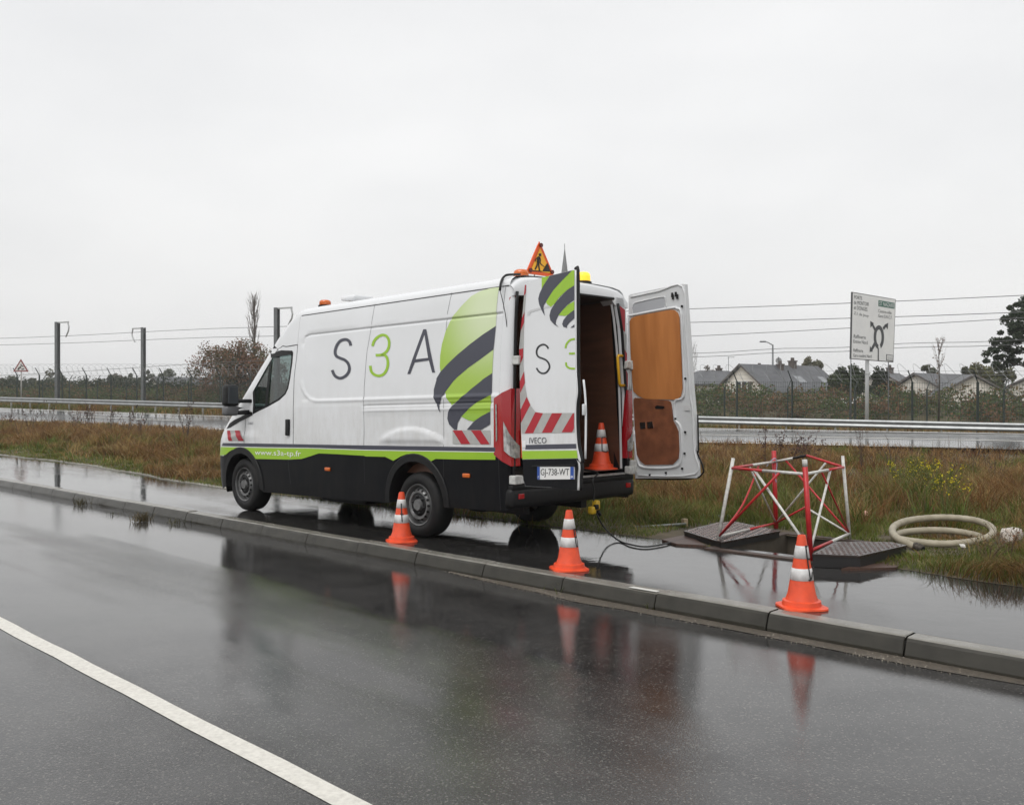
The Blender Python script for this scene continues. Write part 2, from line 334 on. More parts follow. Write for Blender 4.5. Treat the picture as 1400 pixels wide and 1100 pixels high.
# pale edging strip along the back of the pavement, left part
es = list(np.arange(-40, 5.2, .5))
ev = []
for s in es:
    e = edge_n(s)+.02; ev += [K(s, e-.03, .001), K(s, e-.02, .014), K(s, e+.09, .014), K(s, e+.1, -.05)]
tag(obj('edging_strip', ev, [(i*4+j, i*4+j+1, i*4+j+5, i*4+j+4) for i in range(len(es)-1) for j in range(3)], mat('edging_concrete', (.24, .225, .19), .5, c2=(.14, .13, .10), nscale=3, bump=.3, bscale=60)), kind='structure')

# ------------------------------------------------------------------ the far road, its rail line and the land around
GD = np.array([-.883, .470, 0.]); GD /= np.linalg.norm(GD); GN = np.array([.470, .883, 0.]); GN /= np.linalg.norm(GN)   # along the rail to the left; away from us
def railZ(px): return 468/(7.2+.0042*px)
_px = [-300, 0, 315, 640, 953, 1400, 1900]; _py = [549.0, 557, 568, 579.8, 591.3, 605, 619]
RAILP = [atZ(a, b, railZ(a)) for a, b in zip(_px, _py)]
G0 = np.array([RAILP[3][0], RAILP[3][1], 0.])
_t = [float((p-G0) @ GD) for p in RAILP]; _z = [float(p[2]) for p in RAILP]; _q = [float((p-G0) @ GN) for p in RAILP]
_o = np.argsort(_t); _t = np.array(_t)[_o]; _z = np.array(_z)[_o]; _q = np.array(_q)[_o]
def rz(t): return float(np.interp(t, _t, _z))
def rq(t): return float(np.interp(t, _t, _q))
def G(t, q, dz=0.):
    p = G0 + GD*t + GN*(q+rq(t)); p[2] = rz(t)+dz; return p
# near edge of far road, from the photograph, about 9 m this side of the rail
def near_edge(px):
    py = float(np.interp(px, [-300, 0, 315, 960, 1400, 1900], [562, 574, 588.6, 607, 621, 636])); return atZ(px, py, float(np.interp(px, [-300, 0, 700, 1400, 1900], [66, 55, 35.5, 28.5, 24.5])))
cols = list(range(-300, 1901, 50)); v = []; f = []
def colG(px, q):      # point of the rail-side line at lateral offset q seen in column px
    d = ray(px, 548); n = GN; 
    # intersect column plane with line G(t, q)
    lo, hi = -200., 200.
    for _ in range(50):
        m_ = (lo+hi)/2; p = G(m_, q); s_ = p[0]/p[1]-d[0]
        if s_ > 0: lo = m_
        else: hi = m_
    return G((lo+hi)/2, q)
for px in cols: v += [near_edge(px), colG(px, -.45)+np.array([0, 0, 0.])]
for i in range(len(cols)-1): f.append((i*2, i*2+2, i*2+3, i*2+1))
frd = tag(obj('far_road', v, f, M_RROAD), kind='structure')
def strip_line(name, fr0, fr1, a, b, dz=.006):
    v = []; f = []; cc = [c for c in cols if a <= c <= b]
    for i, px in enumerate(cc):
        A, B = near_edge(px), colG(px, -.45); v += [A+(B-A)*fr0+np.array([0, 0, dz]), A+(B-A)*fr1+np.array([0, 0, dz])]
        if i: f.append((2*i-2, 2*i, 2*i+1, 2*i-1))
    return obj(name, v, f, M_LINE, frd)
strip_line('road_marking', .05, .075, -300, 1900); strip_line('road_marking', .93, .955, -300, 1900)
for a in range(-300, 1900, 400): strip_line('road_marking', .49, .512, a, a+150)
# land beyond the rail: grassy strip, railway bed, bank
qs = [-.5, 1.5, 3.5, 6, 7.5, 17, 19, 22, 25, 29, 36, 60, 110, 170]; zs = [0, .0, .05, .0, .25, .25, 0, .1, .55, .95, 1.1, 1.0, .6, .2]
ts = list(range(-90, 121, 6)); v = []; f = []
for t in ts:
    for q, dz in zip(qs, zs): v.append(G(t, q, dz-.06*(q < 0)))
m_ = len(qs)
for i in range(len(ts)-1):
    for j in range(m_-1): f.append((i*m_+j, i*m_+j+1, (i+1)*m_+j+1, (i+1)*m_+j))
tag(obj('railway_land', v, f, mat('rough_grass', (.075, .07, .03), .95, c2=(.12, .085, .045), nscale=.8, bump=.5, bscale=3), smooth=True), kind='structure')

# ------------------------------------------------------------------ verge between pavement and far road
PITS = (13.86, 14.86); PITN = (2.36, 3.5)
def verge_cols(px):
    d = ray(px, 548)[0]; lo, hi = -58., 26.
    for _ in range(50):
        m_ = (lo+hi)/2; p = K(m_, edge_n(m_)); 
        if p[0]-d*p[1] > 0: hi = m_
        else: lo = m_
    s = (lo+hi)/2; return K(s, edge_n(s), .0), near_edge(px)
_vc = {}
def verge_pt(px, lam):
    k = int(round(px))
    if k not in _vc: _vc[k] = verge_cols(k)
    A, B = _vc[k]; Z = 1/((1-lam)/A[1]+lam/B[1]); u = (Z-A[1])/(B[1]-A[1])
    p = A+(B-A)*u; s, n = toK(p); v_ = n-edge_n(s)
    p[2] += .05*math.sin(p[0]*.9+1)*math.sin(p[1]*.7)*min(1, v_/2)*min(1, (1-u)*6) + .02*min(1, v_*2)*(1-u)
    return p
vx = list(range(-300, 1901, 8)); NL = 60; v = []; f = []
for px in vx:
    for j in range(NL+1): v.append(verge_pt(px, j/NL))
for i in range(len(vx)-1):
    for j in range(NL):
        q = (i*(NL+1)+j, i*(NL+1)+j+1, (i+1)*(NL+1)+j+1, (i+1)*(NL+1)+j)
        c = sum(np.array(v[k]) for k in q)/4; s, n = toK(c)
        if PITS[0]-.0 < s < PITS[1]+.0 and PITN[0]-.2 < n < PITN[1]: continue
        f.append(q)
tag(obj('verge', v, f, M_SOIL, smooth=True), kind='structure')

# grass: blades as real little faces, colour carried per blade
def blades(P, hgt, wid, lean, col, name, spread=False):
    n = len(P); ang = RNG.uniform(0, 2*math.pi, n); la = RNG.uniform(0, 2*math.pi, n) if (n < 5000 or spread) else 2*math.pi*(vnoise(P[:, 0]+40, P[:, 1]+40, 1.3, 77)*2+RNG.normal(0, .13, n))
    side = np.stack([np.cos(ang), np.sin(ang), np.zeros(n)], 1)*wid[:, None]/2
    ld = np.stack([np.cos(la), np.sin(la), np.zeros(n)], 1)*(lean*hgt)[:, None]
    up = np.zeros((n, 3)); up[:, 2] = hgt
    mid = P+ld*.3+up*.55; top = P+ld+up*.97
    V = np.stack([P-side, P+side, mid-side*.75, mid+side*.75, top], 1).reshape(-1, 3)
    b = np.arange(n)*5
    tri = np.stack([np.stack([b, b+1, b+3], 1), np.stack([b, b+3, b+2], 1), np.stack([b+2, b+3, b+4], 1)], 1).reshape(-1, 3)
    C = np.repeat(col, 5, 0)
    return tri_mesh(name, V, tri, C, mat('grass_blade', (.1, .1, .05), .6, attr='Col', transl=.25, spec=.25))
def tri_mesh(name, V, T, C, m, parent=None):
    me = bpy.data.meshes.new(name); me.vertices.add(len(V)); me.vertices.foreach_set('co', V.astype(np.float32).ravel())
    me.loops.add(len(T)*3); me.loops.foreach_set('vertex_index', T.astype(np.int32).ravel())
    me.polygons.add(len(T)); me.polygons.foreach_set('loop_start', np.arange(0, len(T)*3, 3, dtype=np.int32)); me.polygons.foreach_set('loop_total', np.full(len(T), 3, np.int32))
    me.update(calc_edges=True)
    if C is not None:
        a = me.color_attributes.new('Col', 'FLOAT_COLOR', 'POINT'); c4 = np.ones((len(V), 4), np.float32); c4[:, :3] = C; a.data.foreach_set('color', c4.ravel())
    me.materials.append(m); return link(bpy.data.objects.new(name, me), parent)
def vnoise(x, y, s, seed=0):
    r = np.random.default_rng(seed); g = r.random((64, 64)); x = x*s; y = y*s; xi = np.floor(x).astype(int); yi = np.floor(y).astype(int); fx = x-xi; fy = y-yi
    fx = fx*fx*(3-2*fx); fy = fy*fy*(3-2*fy); a = g[xi % 64, yi % 64]; b = g[(xi+1) % 64, yi % 64]; c = g[xi % 64, (yi+1) % 64]; d = g[(xi+1) % 64, (yi+1) % 64]
    return (a*(1-fx)+b*fx)*(1-fy)+(c*(1-fx)+d*fx)*fy
def in_van(s, n): return (6.6 < s < 12.55) & (n < 2.75)
NB = 230000
PX = RNG.integers(-220, 1700, NB); LM = RNG.random(NB)
P = np.array([verge_pt(a, b) for a, b in zip(PX, LM)])
q = P-KA; Sg = q @ KD; Ng = q @ KN; EN = np.interp(Sg, EDGE_S, EDGE_N); VV = Ng-EN
hd = np.hypot(P[:, 0]-4.45, P[:, 1]-9.75); keep = ~((hd > .48) & (hd < .66)) & ~((Sg > PITS[0]-.12) & (Sg < PITS[1]+.45) & (Ng < PITN[1]+.05)) & ~((Sg > 12.9) & (Sg < 13.95) & (Ng > 2.2) & (Ng < 3.9)) & ~((Sg > 6.8) & (Sg < 12.5) & (Ng < 2.15))
P, Sg, Ng, VV, LM = P[keep], Sg[keep], Ng[keep], VV[keep], LM[keep]; n = len(P); Zd = P[:, 1]
patch = vnoise(P[:, 0]+50, P[:, 1]+50, .55, 3)*.6+vnoise(P[:, 0]+50, P[:, 1]+50, 1.7, 4)*.4
VV = VV+(vnoise(P[:, 0]+70, P[:, 1]+70, .8, 21)-.5)*1.6; rise = np.clip((VV-2.2)/3.4, 0, 1); rise = np.where(P[:, 0] < -3, np.clip((VV-.5)/3.5, 0, 1), rise)
brown = np.clip(rise*.85+(patch-.5)*2.6-.10, 0.03, .84)
isb = RNG.random(n) < brown
tall = np.where(isb, .16+.34*rise*RNG.uniform(.5, 1.15, n), .045+.13*np.clip(VV/1.6, .1, 1)*RNG.uniform(.4, 1.3, n))
tall *= np.clip(.8+(patch-.5)*1.6, .4, 1.5); tall *= 1-.5*np.clip((LM-.55)/.4, 0, 1); hd2 = np.hypot(P[:, 0]-4.5, P[:, 1]-9.6); tall = np.where(hd2 < 1.0, np.minimum(tall, .06), tall); hd3 = np.hypot(P[:, 0]-3.93, P[:, 1]-8.85); tall = np.where(hd3 < .42, np.minimum(tall, .022), tall)
wid = np.clip(Zd*.00062, .0045, .03)*RNG.uniform(.7, 1.4, n)
G1 = np.array([.07, .115, .014]); G2 = np.array([.16, .16, .04]); B1 = np.array([.155, .068, .022]); B2 = np.array([.29, .185, .065]); B3 = np.array([.085, .055, .025])
a = RNG.random(n)[:, None]; gcol = G1*(1-a)+G2*a; gcol = np.where((RNG.random(n) < rise*.6)[:, None], np.array([.17, .135, .045])*(.6+.6*a), gcol); bcol = np.where(RNG.random(n)[:, None] < .35, B3*(1-a)+B1*a, B1*(1-a)+B2*a)
col = np.where(isb[:, None], bcol, gcol)*RNG.uniform(.65, 1.35, n)[:, None]*(.7+.6*vnoise(P[:, 0]+30, P[:, 1]+30, 2.5, 31))[:, None]; straw = RNG.random(n) < .05; col[straw] = np.array([.36, .28, .14])*RNG.uniform(.7, 1.1, straw.sum())[:, None]
tag(blades(P, tall, wid, np.where(isb, RNG.uniform(.2, 1.7, n), RNG.uniform(.2, 1.1, n)), col, 'verge_grass'), 'rusty brown and green rough grass on the verge behind the pavement', 'grass', kind='stuff')
# arching tussocks standing out of the turf
NT = 900; PXt = RNG.integers(-220, 1700, NT); LMt = RNG.uniform(.12, .97, NT)
Ct = np.array([verge_pt(a, b) for a, b in zip(PXt, LMt)]); q = Ct-KA; St = q @ KD; Nt = q @ KN; Vt = Nt-np.interp(St, EDGE_S, EDGE_N)
kt = (Vt > .7) & (np.hypot(Ct[:, 0]-4.5, Ct[:, 1]-9.8) > 1.0) & ~((St > 12.7) & (St < 15.6) & (Nt < 4.4)); Ct = Ct[kt]; Vt = Vt[kt]; LMt = LMt[kt]; NT = len(Ct); nb = 46
P = np.repeat(Ct, nb, 0)+RNG.normal(0, .05, (NT*nb, 3))*np.array([1, 1, 0])*(1+np.repeat(Ct[:, 1], nb)[:, None]*.04); n = NT*nb
tp = np.array([(.09, .13, .02), (.15, .16, .04), (.30, .21, .08), (.17, .075, .025), (.22, .12, .045), (.12, .14, .03)])[RNG.integers(0, 6, NT)]
hT = np.repeat(np.clip(.10+.11*Vt, .15, .50)*RNG.uniform(.7, 1.35, NT)*(1-.5*np.clip((LMt-.55)/.4, 0, 1)), nb)*RNG.uniform(.55, 1.1, n)
tag(blades(P, hT, np.clip(P[:, 1]*.0007, .005, .03)*RNG.uniform(.6, 1.3, n), RNG.uniform(.1, 1.3, n), np.repeat(tp, nb, 0)*RNG.uniform(.6, 1.3, n)[:, None], 'grass_tussocks', spread=True), 'uneven green, straw and rust coloured tussocks in the verge', 'grass', kind='stuff')
# taller dead stalks with seed heads
NS = 2600
PX = RNG.integers(-220, 1700, NS); LM = RNG.uniform(.45, .97, NS)
P = np.array([verge_pt(a, b) for a, b in zip(PX, LM)]); q = P-KA; VV = (q @ KN)-np.interp(q @ KD, EDGE_S, EDGE_N)
P = P[(VV > 2.5)]
pn = vnoise(P[:, 0]+50, P[:, 1]+50, .3, 9); P = P[pn > .42]; n = len(P)
hh = RNG.uniform(.4, .8, n)
o1 = blades(P, hh, np.clip(P[:, 1]*.0005, .005, .022), RNG.uniform(.05, .4, n), np.tile([[.085, .045, .03]], (n, 1))*RNG.uniform(.6, 1.5, n)[:, None], 'dead_stalks')
tag(o1, 'thin dark dead weed stalks standing above the verge grass', 'weeds', kind='stuff')
# grass strip under and behind the guardrail
NB2 = 42000
tt = RNG.uniform(-60, 75, NB2); qq = RNG.uniform(-.35, 6.2, NB2)**1.0
P = np.array([G(a, b, .0) for a, b in zip(tt, qq)]); n = NB2
pt = vnoise(P[:, 0]+90, P[:, 1]+90, .35, 5); isb = RNG.random(n) < np.clip(pt*1.5-.25, 0, 1); a = RNG.random(n)[:, None]
col = np.where(isb[:, None], B1*(1-a)+B2*a, G1*.9*(1-a)+np.array([.15, .14, .045])*a)*RNG.uniform(.7, 1.2, n)[:, None]
tag(blades(P, RNG.uniform(.12, .42, n)*(.6+pt), np.full(n, .035), RNG.uniform(.2, .9, n), col, 'roadside_grass'), 'rough mixed grass along the far road under the guardrail', 'grass', kind='stuff')

# ================================================================== THE VAN
VO = np.array([-.329, 10.606, 0.]); VYAW = .79964
VF = np.array([-math.sin(VYAW), math.cos(VYAW), 0.]); VL = np.array([-math.cos(VYAW), -math.sin(VYAW), 0.])
def V2W(p): return VO+VF*p[0]+VL*p[1]+np.array([0, 0, p[2]])
def W2V(p): q_ = np.asarray(p)-VO; return np.array([q_ @ VF, q_ @ VL, q_[2]])
van = thing('work_van', VO, VYAW+math.pi/2, 'long white panel van with green and grey graphics and both rear doors open', 'van')
PITCHB = -.019                                 # the empty body rides a little nose-down
def bz(x, z): return z+PITCHB*x
XR = -1.352                                    # rear face
PZ = [.25, .45, .70, .95, 1.40, 1.90, 2.25, 2.45, 2.53]; PY = [.955, .975, .99, 1.0, .995, .968, .938, .912, .895]
def prof(z): return float(np.interp(z, PZ, PY))
XNZ = [.2, .30, .45, .70, .95, 1.08, 1.20, 1.32, 1.42, 1.60, 2.0, 2.3, 2.45, 2.53]
XNV = [4.44, 4.50, 4.54, 4.54, 4.50, 4.42, 4.27, 4.08, 3.90, 3.70, 3.24, 2.93, 2.74, 2.60]
XCZ = [.2, 1.0, 1.32, 1.42, 1.6, 2.0, 2.3, 2.45, 2.53]; XCV = [3.68, 3.68, 3.50, 3.42, 3.24, 2.84, 2.53, 2.36, 2.25]
def xn(z): return float(np.interp(z, XNZ, XNV))
def xc(z): return float(np.interp(z, XCZ, XCV))
def sst(a, b, x): t = min(1., max(0., (x-a)/(b-a))); return t*t*(3-2*t)
CREASES = [([(2.138, 2.17), (2.132, 2.205), (2.112, 2.245), (2.07, 2.266), (1.98, 2.269), (.8, 2.266), (-1.20, 2.257)], -.013, .011),
           ([(2.13, 1.70), (2.11, 1.63), (2.05, 1.56), (1.95, 1.50), (1.80, 1.473), (1.4, 1.470), (.07, 1.468), (-1.20, 1.464)], .010, .016),
           ([(.86, 1.401), (-1.20, 1.401)], -.010, .010), ([(.86, 1.343), (-1.20, 1.345)], .006, .014)]
def seg_d(x, z, L_):
    b = 9.
    for (x0, z0), (x1, z1_) in zip(L_[:-1], L_[1:]):
        dx, dz = x1-x0, z1_-z0; t = max(0., min(1., ((x-x0)*dx+(z-z0)*dz)/(dx*dx+dz*dz))); b = min(b, math.hypot(x-x0-t*dx, z-z0-t*dz))
    return b
def relief(x, z):
    d = 0.
    if z > 1.2 and x < 2.3:
        for L_, a_, w_ in CREASES:
            q_ = seg_d(x, z, L_)
            if q_ < 3*w_: d += a_*math.exp(-(q_/w_)**2)
        # the panel below the roof crease lies a little deeper
        d -= .006*sst(2.27, 2.255, z)*sst(1.46, 1.50, z)*sst(2.14, 2.08, x)
    e = ((x-.05)/.58)**2+((z-.93)/.235)**2
    if z < 1.25 and z > .96: d += .020*sst(1.0, .78, e)*sst(.97, 1.04, z)
    e = ((x-3.45)/.62)**2+((z-.93)/.16)**2
    if z < 1.25 and z > .96: d += .010*sst(1.0, .7, e)*sst(.97, 1.04, z)
    return d
NK = 4.0
def surf(u, z, off=0., sg=1):
    b = prof(z)+(relief(u, z))+off; c = xc(z)
    if u <= c: x, y = u, b
    else:
        a_ = xn(z)-c+off; Lc = .78*(a_+b); th = min(1., (u-c)/Lc)*math.pi/2; s_ = math.sin(th)
        x = c+a_*s_; y = b*math.sqrt(max(0., 1-s_**NK))
    return (x, sg*y, bz(x, z))
def u_end(z): return xc(z)+.78*(xn(z)-xc(z)+prof(z))
def pxs(px, py):
    """photo pixel -> (u, z) on the van's left side"""
    u, z = 1.5, 1.3
    p = W2V(hit(px, py, VO+VL*.98, VL)); u, z = p[0], p[2]-PITCHB*p[0]
    for _ in range(25):
        z = min(2.6, max(.2, z))
        f0 = proj(V2W(surf(u, z)))-(px, py)
        if abs(f0).max() < .01: break
        e = 1e-3; J = np.stack([(proj(V2W(surf(u+e, z)))-(px, py)-f0)/e, (proj(V2W(surf(u, z+e)))-(px, py)-f0)/e], 1)
        try: d = np.linalg.solve(J, -f0)
        except Exception: break
        d = np.clip(d, -.15, .15); u += d[0]; z += d[1]
    return np.array([u, z])
def Zm(ox, oy, k): return lambda pts: [(ox+x/k, oy+y/k) for x, y in pts]
z1 = Zm(280, 360, 2.75); zA = Zm(290, 460, 8.4615); zB = Zm(290, 580, 8.4615); zC = Zm(400, 390, 6.875); zD = Zm(550, 370, 6.875); zE = Zm(500, 520, 5.); z6 = Zm(670, 360, 7.857); z7 = Zm(670, 500, 7.857); z8 = Zm(670, 620, 6.3636); z2 = Zm(660, 320, 2.75)
def UV(pts): return [pxs(*p) for p in pts]
M_WHITE = mat('van_white_paint', (.72, .73, .745), .25, coat=.25, c2=(.68, .69, .70), nscale=1.4, detail=8)
def grime(m, z0, z1_, c, amt):
    t = m.node_tree; b = t.nodes['Principled BSDF']; L = t.links.new; N = t.nodes.new; src = b.inputs['Base Color'].links[0].from_socket
    co = N('ShaderNodeTexCoord'); sp = N('ShaderNodeSeparateXYZ'); L(co.outputs['Object'], sp.inputs[0]); mr_ = N('ShaderNodeMapRange'); mr_.inputs['From Min'].default_value = z0; mr_.inputs['From Max'].default_value = z1_; mr_.inputs['To Min'].default_value = amt; mr_.inputs['To Max'].default_value = .03; L(sp.outputs['Z'], mr_.inputs[0])
    mg = N('ShaderNodeMapping'); mg.inputs['Scale'].default_value = (3, 3, .9); L(co.outputs['Object'], mg.inputs[0]); n = N('ShaderNodeTexNoise'); n.inputs['Scale'].default_value = 3.5; n.inputs['Detail'].default_value = 10; n.inputs['Roughness'].default_value = .7; L(mg.outputs[0], n.inputs['Vector'])
    rr = N('ShaderNodeMapRange'); rr.inputs['From Min'].default_value = .35; rr.inputs['From Max'].default_value = .75; L(n.outputs['Fac'], rr.inputs[0]); mu = N('ShaderNodeMath'); mu.operation = 'MULTIPLY'; L(mr_.outputs[0], mu.inputs[0]); L(rr.outputs[0], mu.inputs[1])
    mx = N('ShaderNodeMix'); mx.data_type = 'RGBA'; L(mu.outputs[0], mx.inputs['Factor']); L(src, mx.inputs['A']); mx.inputs['B'].default_value = (*c, 1); L(mx.outputs['Result'], b.inputs['Base Color'])
grime(M_WHITE, .9, 1.7, (.34, .31, .26), .42)
M_DARKB = mat('van_lower_charcoal', (.0045, .005, .007), .38, c2=(.008, .0085, .010), nscale=2.5, detail=8, spec=.09); grime(M_DARKB, .3, .95, (.030, .027, .023), .45)
M_BLACK = mat('black_plastic', (.007, .007, .008), .5, c2=(.012, .012, .012), nscale=20, spec=.25)
M_RUB = mat('tyre_rubber', (.008, .008, .009), .6, c2=(.016, .0155, .015), nscale=9, spec=.25)
M_GREEN = mat('decal_green', (.31, .52, .025), .32, c2=(.28, .49, .022), nscale=3)
M_SLATE = mat('decal_slate', (.050, .052, .072), .35)
M_REDT = mat('reflective_red', (.42, .012, .025), .38, c2=(.36, .01, .02), nscale=12)
M_GREYT = mat('reflective_grey', (.42, .42, .40), .4, c2=(.36, .36, .35), nscale=14)
M_SEAM = mat('panel_gap', (.03, .03, .032), .7)
M_WHD = mat('decal_white', (.78, .78, .78), .35)
M_CHROME = mat('bright_metal', (.6, .6, .6), .25, 1.)
M_GLASS = glass_mat('cab_glass', (.62, .74, .70)); M_WIND = glass_mat('windscreen_glass', (.35, .42, .42))
M_REDL = mat('lamp_red', (.35, .006, .012), .12, coat=.8); M_CLEARL = mat('lamp_clear', (.62, .61, .60), .15, .6, c2=(.3, .3, .3), nscale=25); M_AMB = mat('lamp_amber', (.60, .12, .008), .2, coat=.6)
def on_side(name, loops, m, off=0., grid=.05, parent=van, sg=1, cu=(), cv=()):
    bm = poly2d_bm(loops, grid, cu, cv)
    for q_ in bm.verts: q_.co = surf(q_.co.x, q_.co.y, off, sg)
    bmesh.ops.recalc_face_normals(bm, faces=bm.faces[:])
    # outward = +y side
    s_ = sum(fc.normal.y*fc.calc_area() for fc in bm.faces)
    if s_*sg < 0: bmesh.ops.reverse_faces(bm, faces=bm.faces[:])
    o_ = from_bm(name, bm, m, parent, True); return o_
CU = list(np.arange(1.78, 2.17, .02)); CV = list(np.arange(2.16, 2.29, .0075))+list(np.arange(1.44, 1.70, .014))+list(np.arange(1.32, 1.435, .009))+list(np.arange(1.0, 1.2, .02))
# --- key outlines on the left side
dr = UV(zA([(990, 95), (978, 250), (950, 480), (940, 800), (940, 1090)])+zB([(941, 300), (941, 405)]))      # rear seam of cab door, top to bottom
xs_top = float(dr[0][0]); xs_bot = float(dr[-1][0]); ztop_d = float(dr[0][1])
sub = UV(zB([(880, 410), (885, 480), (910, 690)]))
doorfront = UV(zA([(388, 960)])+zB([(383, 60), (372, 190), (368, 255)]))
win = UV(zA([(672, 168), (800, 158), (925, 162), (938, 185), (930, 300), (905, 480), (882, 600), (850, 668), (780, 735), (640, 815), (540, 862), (470, 900), (474, 760), (476, 620), (482, 525), (530, 415), (600, 275)]))
win = [np.array(p) for p in win]
GUT = 2.525
FR = .60   # side patches run this share of the way round the nose
def uf(z): return xc(z)+(u_end(z)-xc(z))*FR
ARCH_R = .435
def arch(cx, zc, r, a0=200, a1=-20, n=18): return [np.array([cx+r*math.cos(R(a)), zc+r*math.sin(R(a))]) for a in np.linspace(a0, a1, n)]
wz = .345
dtop = [np.array([xs_top, ztop_d]), np.array([xs_top+.25, ztop_d-.008]), np.array([2.62, 2.165])]
for sg in (1, -1):
    # cargo side, upper white
    lp = [(XR+.10, .88), (XR+.10, GUT)] + [(xs_top-.004+.012, GUT), (xs_top-.004, ztop_d)]+[(p[0]-.004, p[1]) for p in dr[1:]]+[(xs_bot-.004, .88)]
    on_side('cargo_side', [lp], M_WHITE, 0, .06, van, sg, CU, CV)
    # cab roof side above the door
    lp = [(xs_top+.008, GUT), (xs_top+.0, ztop_d+.006), (xs_top+.25, ztop_d-.002), (2.60, 2.175), (2.70, 2.14)] + [(uf(z)*.55+xc(z)*.45, z) for z in (2.2, 2.3, 2.4, GUT)]
    on_side('cab_roof_side', [lp], M_WHITE, 0, .05, van, sg)
    # cab door with its window opening
    lp = [(p[0]+.004, p[1]) for p in dr[1:]]
    df = [np.array(p) for p in doorfront]
    wf = [np.array(p) for p in win]
    ap = [(xc(z)+.045, z) for z in (1.42, 1.6, 1.8, 2.0, 2.1)]
    lp = [(xs_top+.004, ztop_d-.004)]+lp+[(xs_bot+.004, .90)]+[(df[-1][0], .90)]+[tuple(p) for p in df[::-1]]+[(df[0][0]-.01, 1.36)]+ap+[(2.70, 2.135), (2.58, 2.17), (xs_top+.25, ztop_d-.012)]
    d_ = on_side('cab_door', [lp, [tuple(p) for p in win]], M_WHITE, 0, .05, van, sg)
    # frame and glass in the opening
    wc = sum(win)/len(win)
    ring = [tuple(p) for p in win]; inner = [tuple(wc+(p-wc)*np.array([.90, .90])) for p in win]
    on_side('window_seal', [ring, inner], M_BLACK, -.006, .08, d_, sg)
    on_side('window_glass', [ring], M_GLASS, -.012, .08, d_, sg)
    dv = UV(zA([(690, 238), (672, 238), (612, 800), (640, 800)])); on_side('window_divider', [[tuple(p) for p in dv]], M_BLACK, .002, None, d_, sg)
    tp = UV(zA([(672, 165), (930, 162), (932, 210), (690, 245)])); on_side('wind_deflector', [[tuple(p) for p in tp]], M_BLACK, .012, None, d_, sg)
    # front wing
    lp = [(df[-1][0]+.006, .90)]+[(p[0]+.006, p[1]) for p in df[::-1]]+[(df[0][0]-.004, 1.36)]+[(xc(1.42)+.05, 1.42)]+[(uf(z), z) for z in (1.30, 1.2, 1.08, .95, .82, .775)]+[(4.02, .775), (3.92, .83), (3.75, .89), (3.55, .90)]
    on_side('front_wing', [lp], M_WHITE, 0, .05, van, sg)
    sc_ = UV(zA([(168, 1066), (205, 1003), (262, 962), (340, 925), (440, 868), (468, 872), (470, 908), (385, 952), (290, 1003), (215, 1050)])); on_side('scuttle_trim', [[tuple(p) for p in sc_]], M_BLACK, .004, .05, van, sg)
    # charcoal lower flank with both wheel arches
    lp = [(XR+.10, .93), (XR+.10, .36)] + [(-.46, .345)] + arch(0, wz+.02, ARCH_R, 182, -2)[::1] + [(.46, .34), (1.4, .335), (2.3, .335), (3.02, .335)] + arch(3.52, wz+.035, ARCH_R, 182, 0) + [(uf(.3)*.5+2.0, .30)]+[(uf(.4), .40), (uf(.6), .60), (uf(.76), .76), (3.98, .80), (3.9, .93)]
    on_side('lower_flank', [lp], M_DARKB, -.0015, .06, van, sg)
    # arch lips and liners
    for cx, zc in ((0, wz+.02), (3.52, wz+.035)):
        m_ = MB(); A_ = np.linspace(182, -2, 25)
        rows = []
        for r_, dy in ((ARCH_R+.088, .0045), (ARCH_R+.078, .013), (ARCH_R+.006, .014), (ARCH_R, -.02)):
            rows.append([surf(cx+r_*math.cos(R(a_)), max(.26, zc+r_*math.sin(R(a_))), dy, sg) for a_ in A_])
        rows.append([(p[0], sg*.55, p[2]) for p in rows[-1]])
        vv = [p for rw in rows for p in rw]; k = len(A_)
        m_.add(vv, [(i*k+j, i*k+j+1, (i+1)*k+j+1, (i+1)*k+j) for i in range(len(rows)-1) for j in range(k-1)])
        vv2 = [rows[-1][j] for j in range(k)]; m_.add(vv2, [tuple(range(k))])
        smooth_angle(m_.build('wheel_arch', M_BLACK, van))
    # door handle, side markers
    hz_ = UV([(394.3, 584)])[0]
    m_ = MB(); m_.bevbox((0, 0, 0), (.075, .03, .20), .012, 0, lambda x, y, z: (surf(hz_[0]+x, hz_[1]+z, .012+y, sg)))
    m_.build('door_handle', M_BLACK, d_, True)
    for p in z1([(463, 773), (985, 797)]):
        c_ = pxs(*p); m_ = MB(); m_.bevbox((0, 0, 0), (.10, .02, .042), .008, 0, lambda x, y, z: surf(c_[0]+x, c_[1]+z, .006+y, sg)); m_.build('side_marker', M_AMB, van, True)
    # mirror on two arms
    m_ = MB(); a_ = surf(3.40, 1.36, 0, sg); b_ = surf(3.36, 1.50, 0, sg)
    m_.tube([(3.30, sg*1.0, a_[2]), (3.38, sg*1.12, a_[2]-.01), (3.42, sg*1.2, a_[2]-.01)], .028, 8); m_.tube([(3.27, sg*.98, b_[2]), (3.36, sg*1.1, b_[2]), (3.42, sg*1.2, b_[2])], .024, 8)
    mr = m_.build('mirror_arm', M_BLACK, van, True)
    def shp(x, y, z): 
        k = 1-.12*max(0, z)/.2; return (3.44+x*(1 if x < 0 else .9)-abs(y)*.1, sg*(1.20+y*k*.72), 1.435+z)
    m_ = MB(); m_.bevbox((0, 0, .075), (.16, .25, .275), .045, 0, shp); m_.build('mirror_housing', M_BLACK, mr, True)
    m_ = MB(); m_.bevbox((0, 0, -.125), (.15, .245, .125), .035, 0, shp); m_.build('mirror_cap', mat('mirror_grey', (.10, .10, .105), .4), mr, True)
    m_ = MB(); m_.bevbox((-.078, 0, .08), (.012, .20, .22), .004, 0, shp); m_.build('mirror_glass', mat('mirror_glass', (.10, .11, .12), .12, .5), mr)
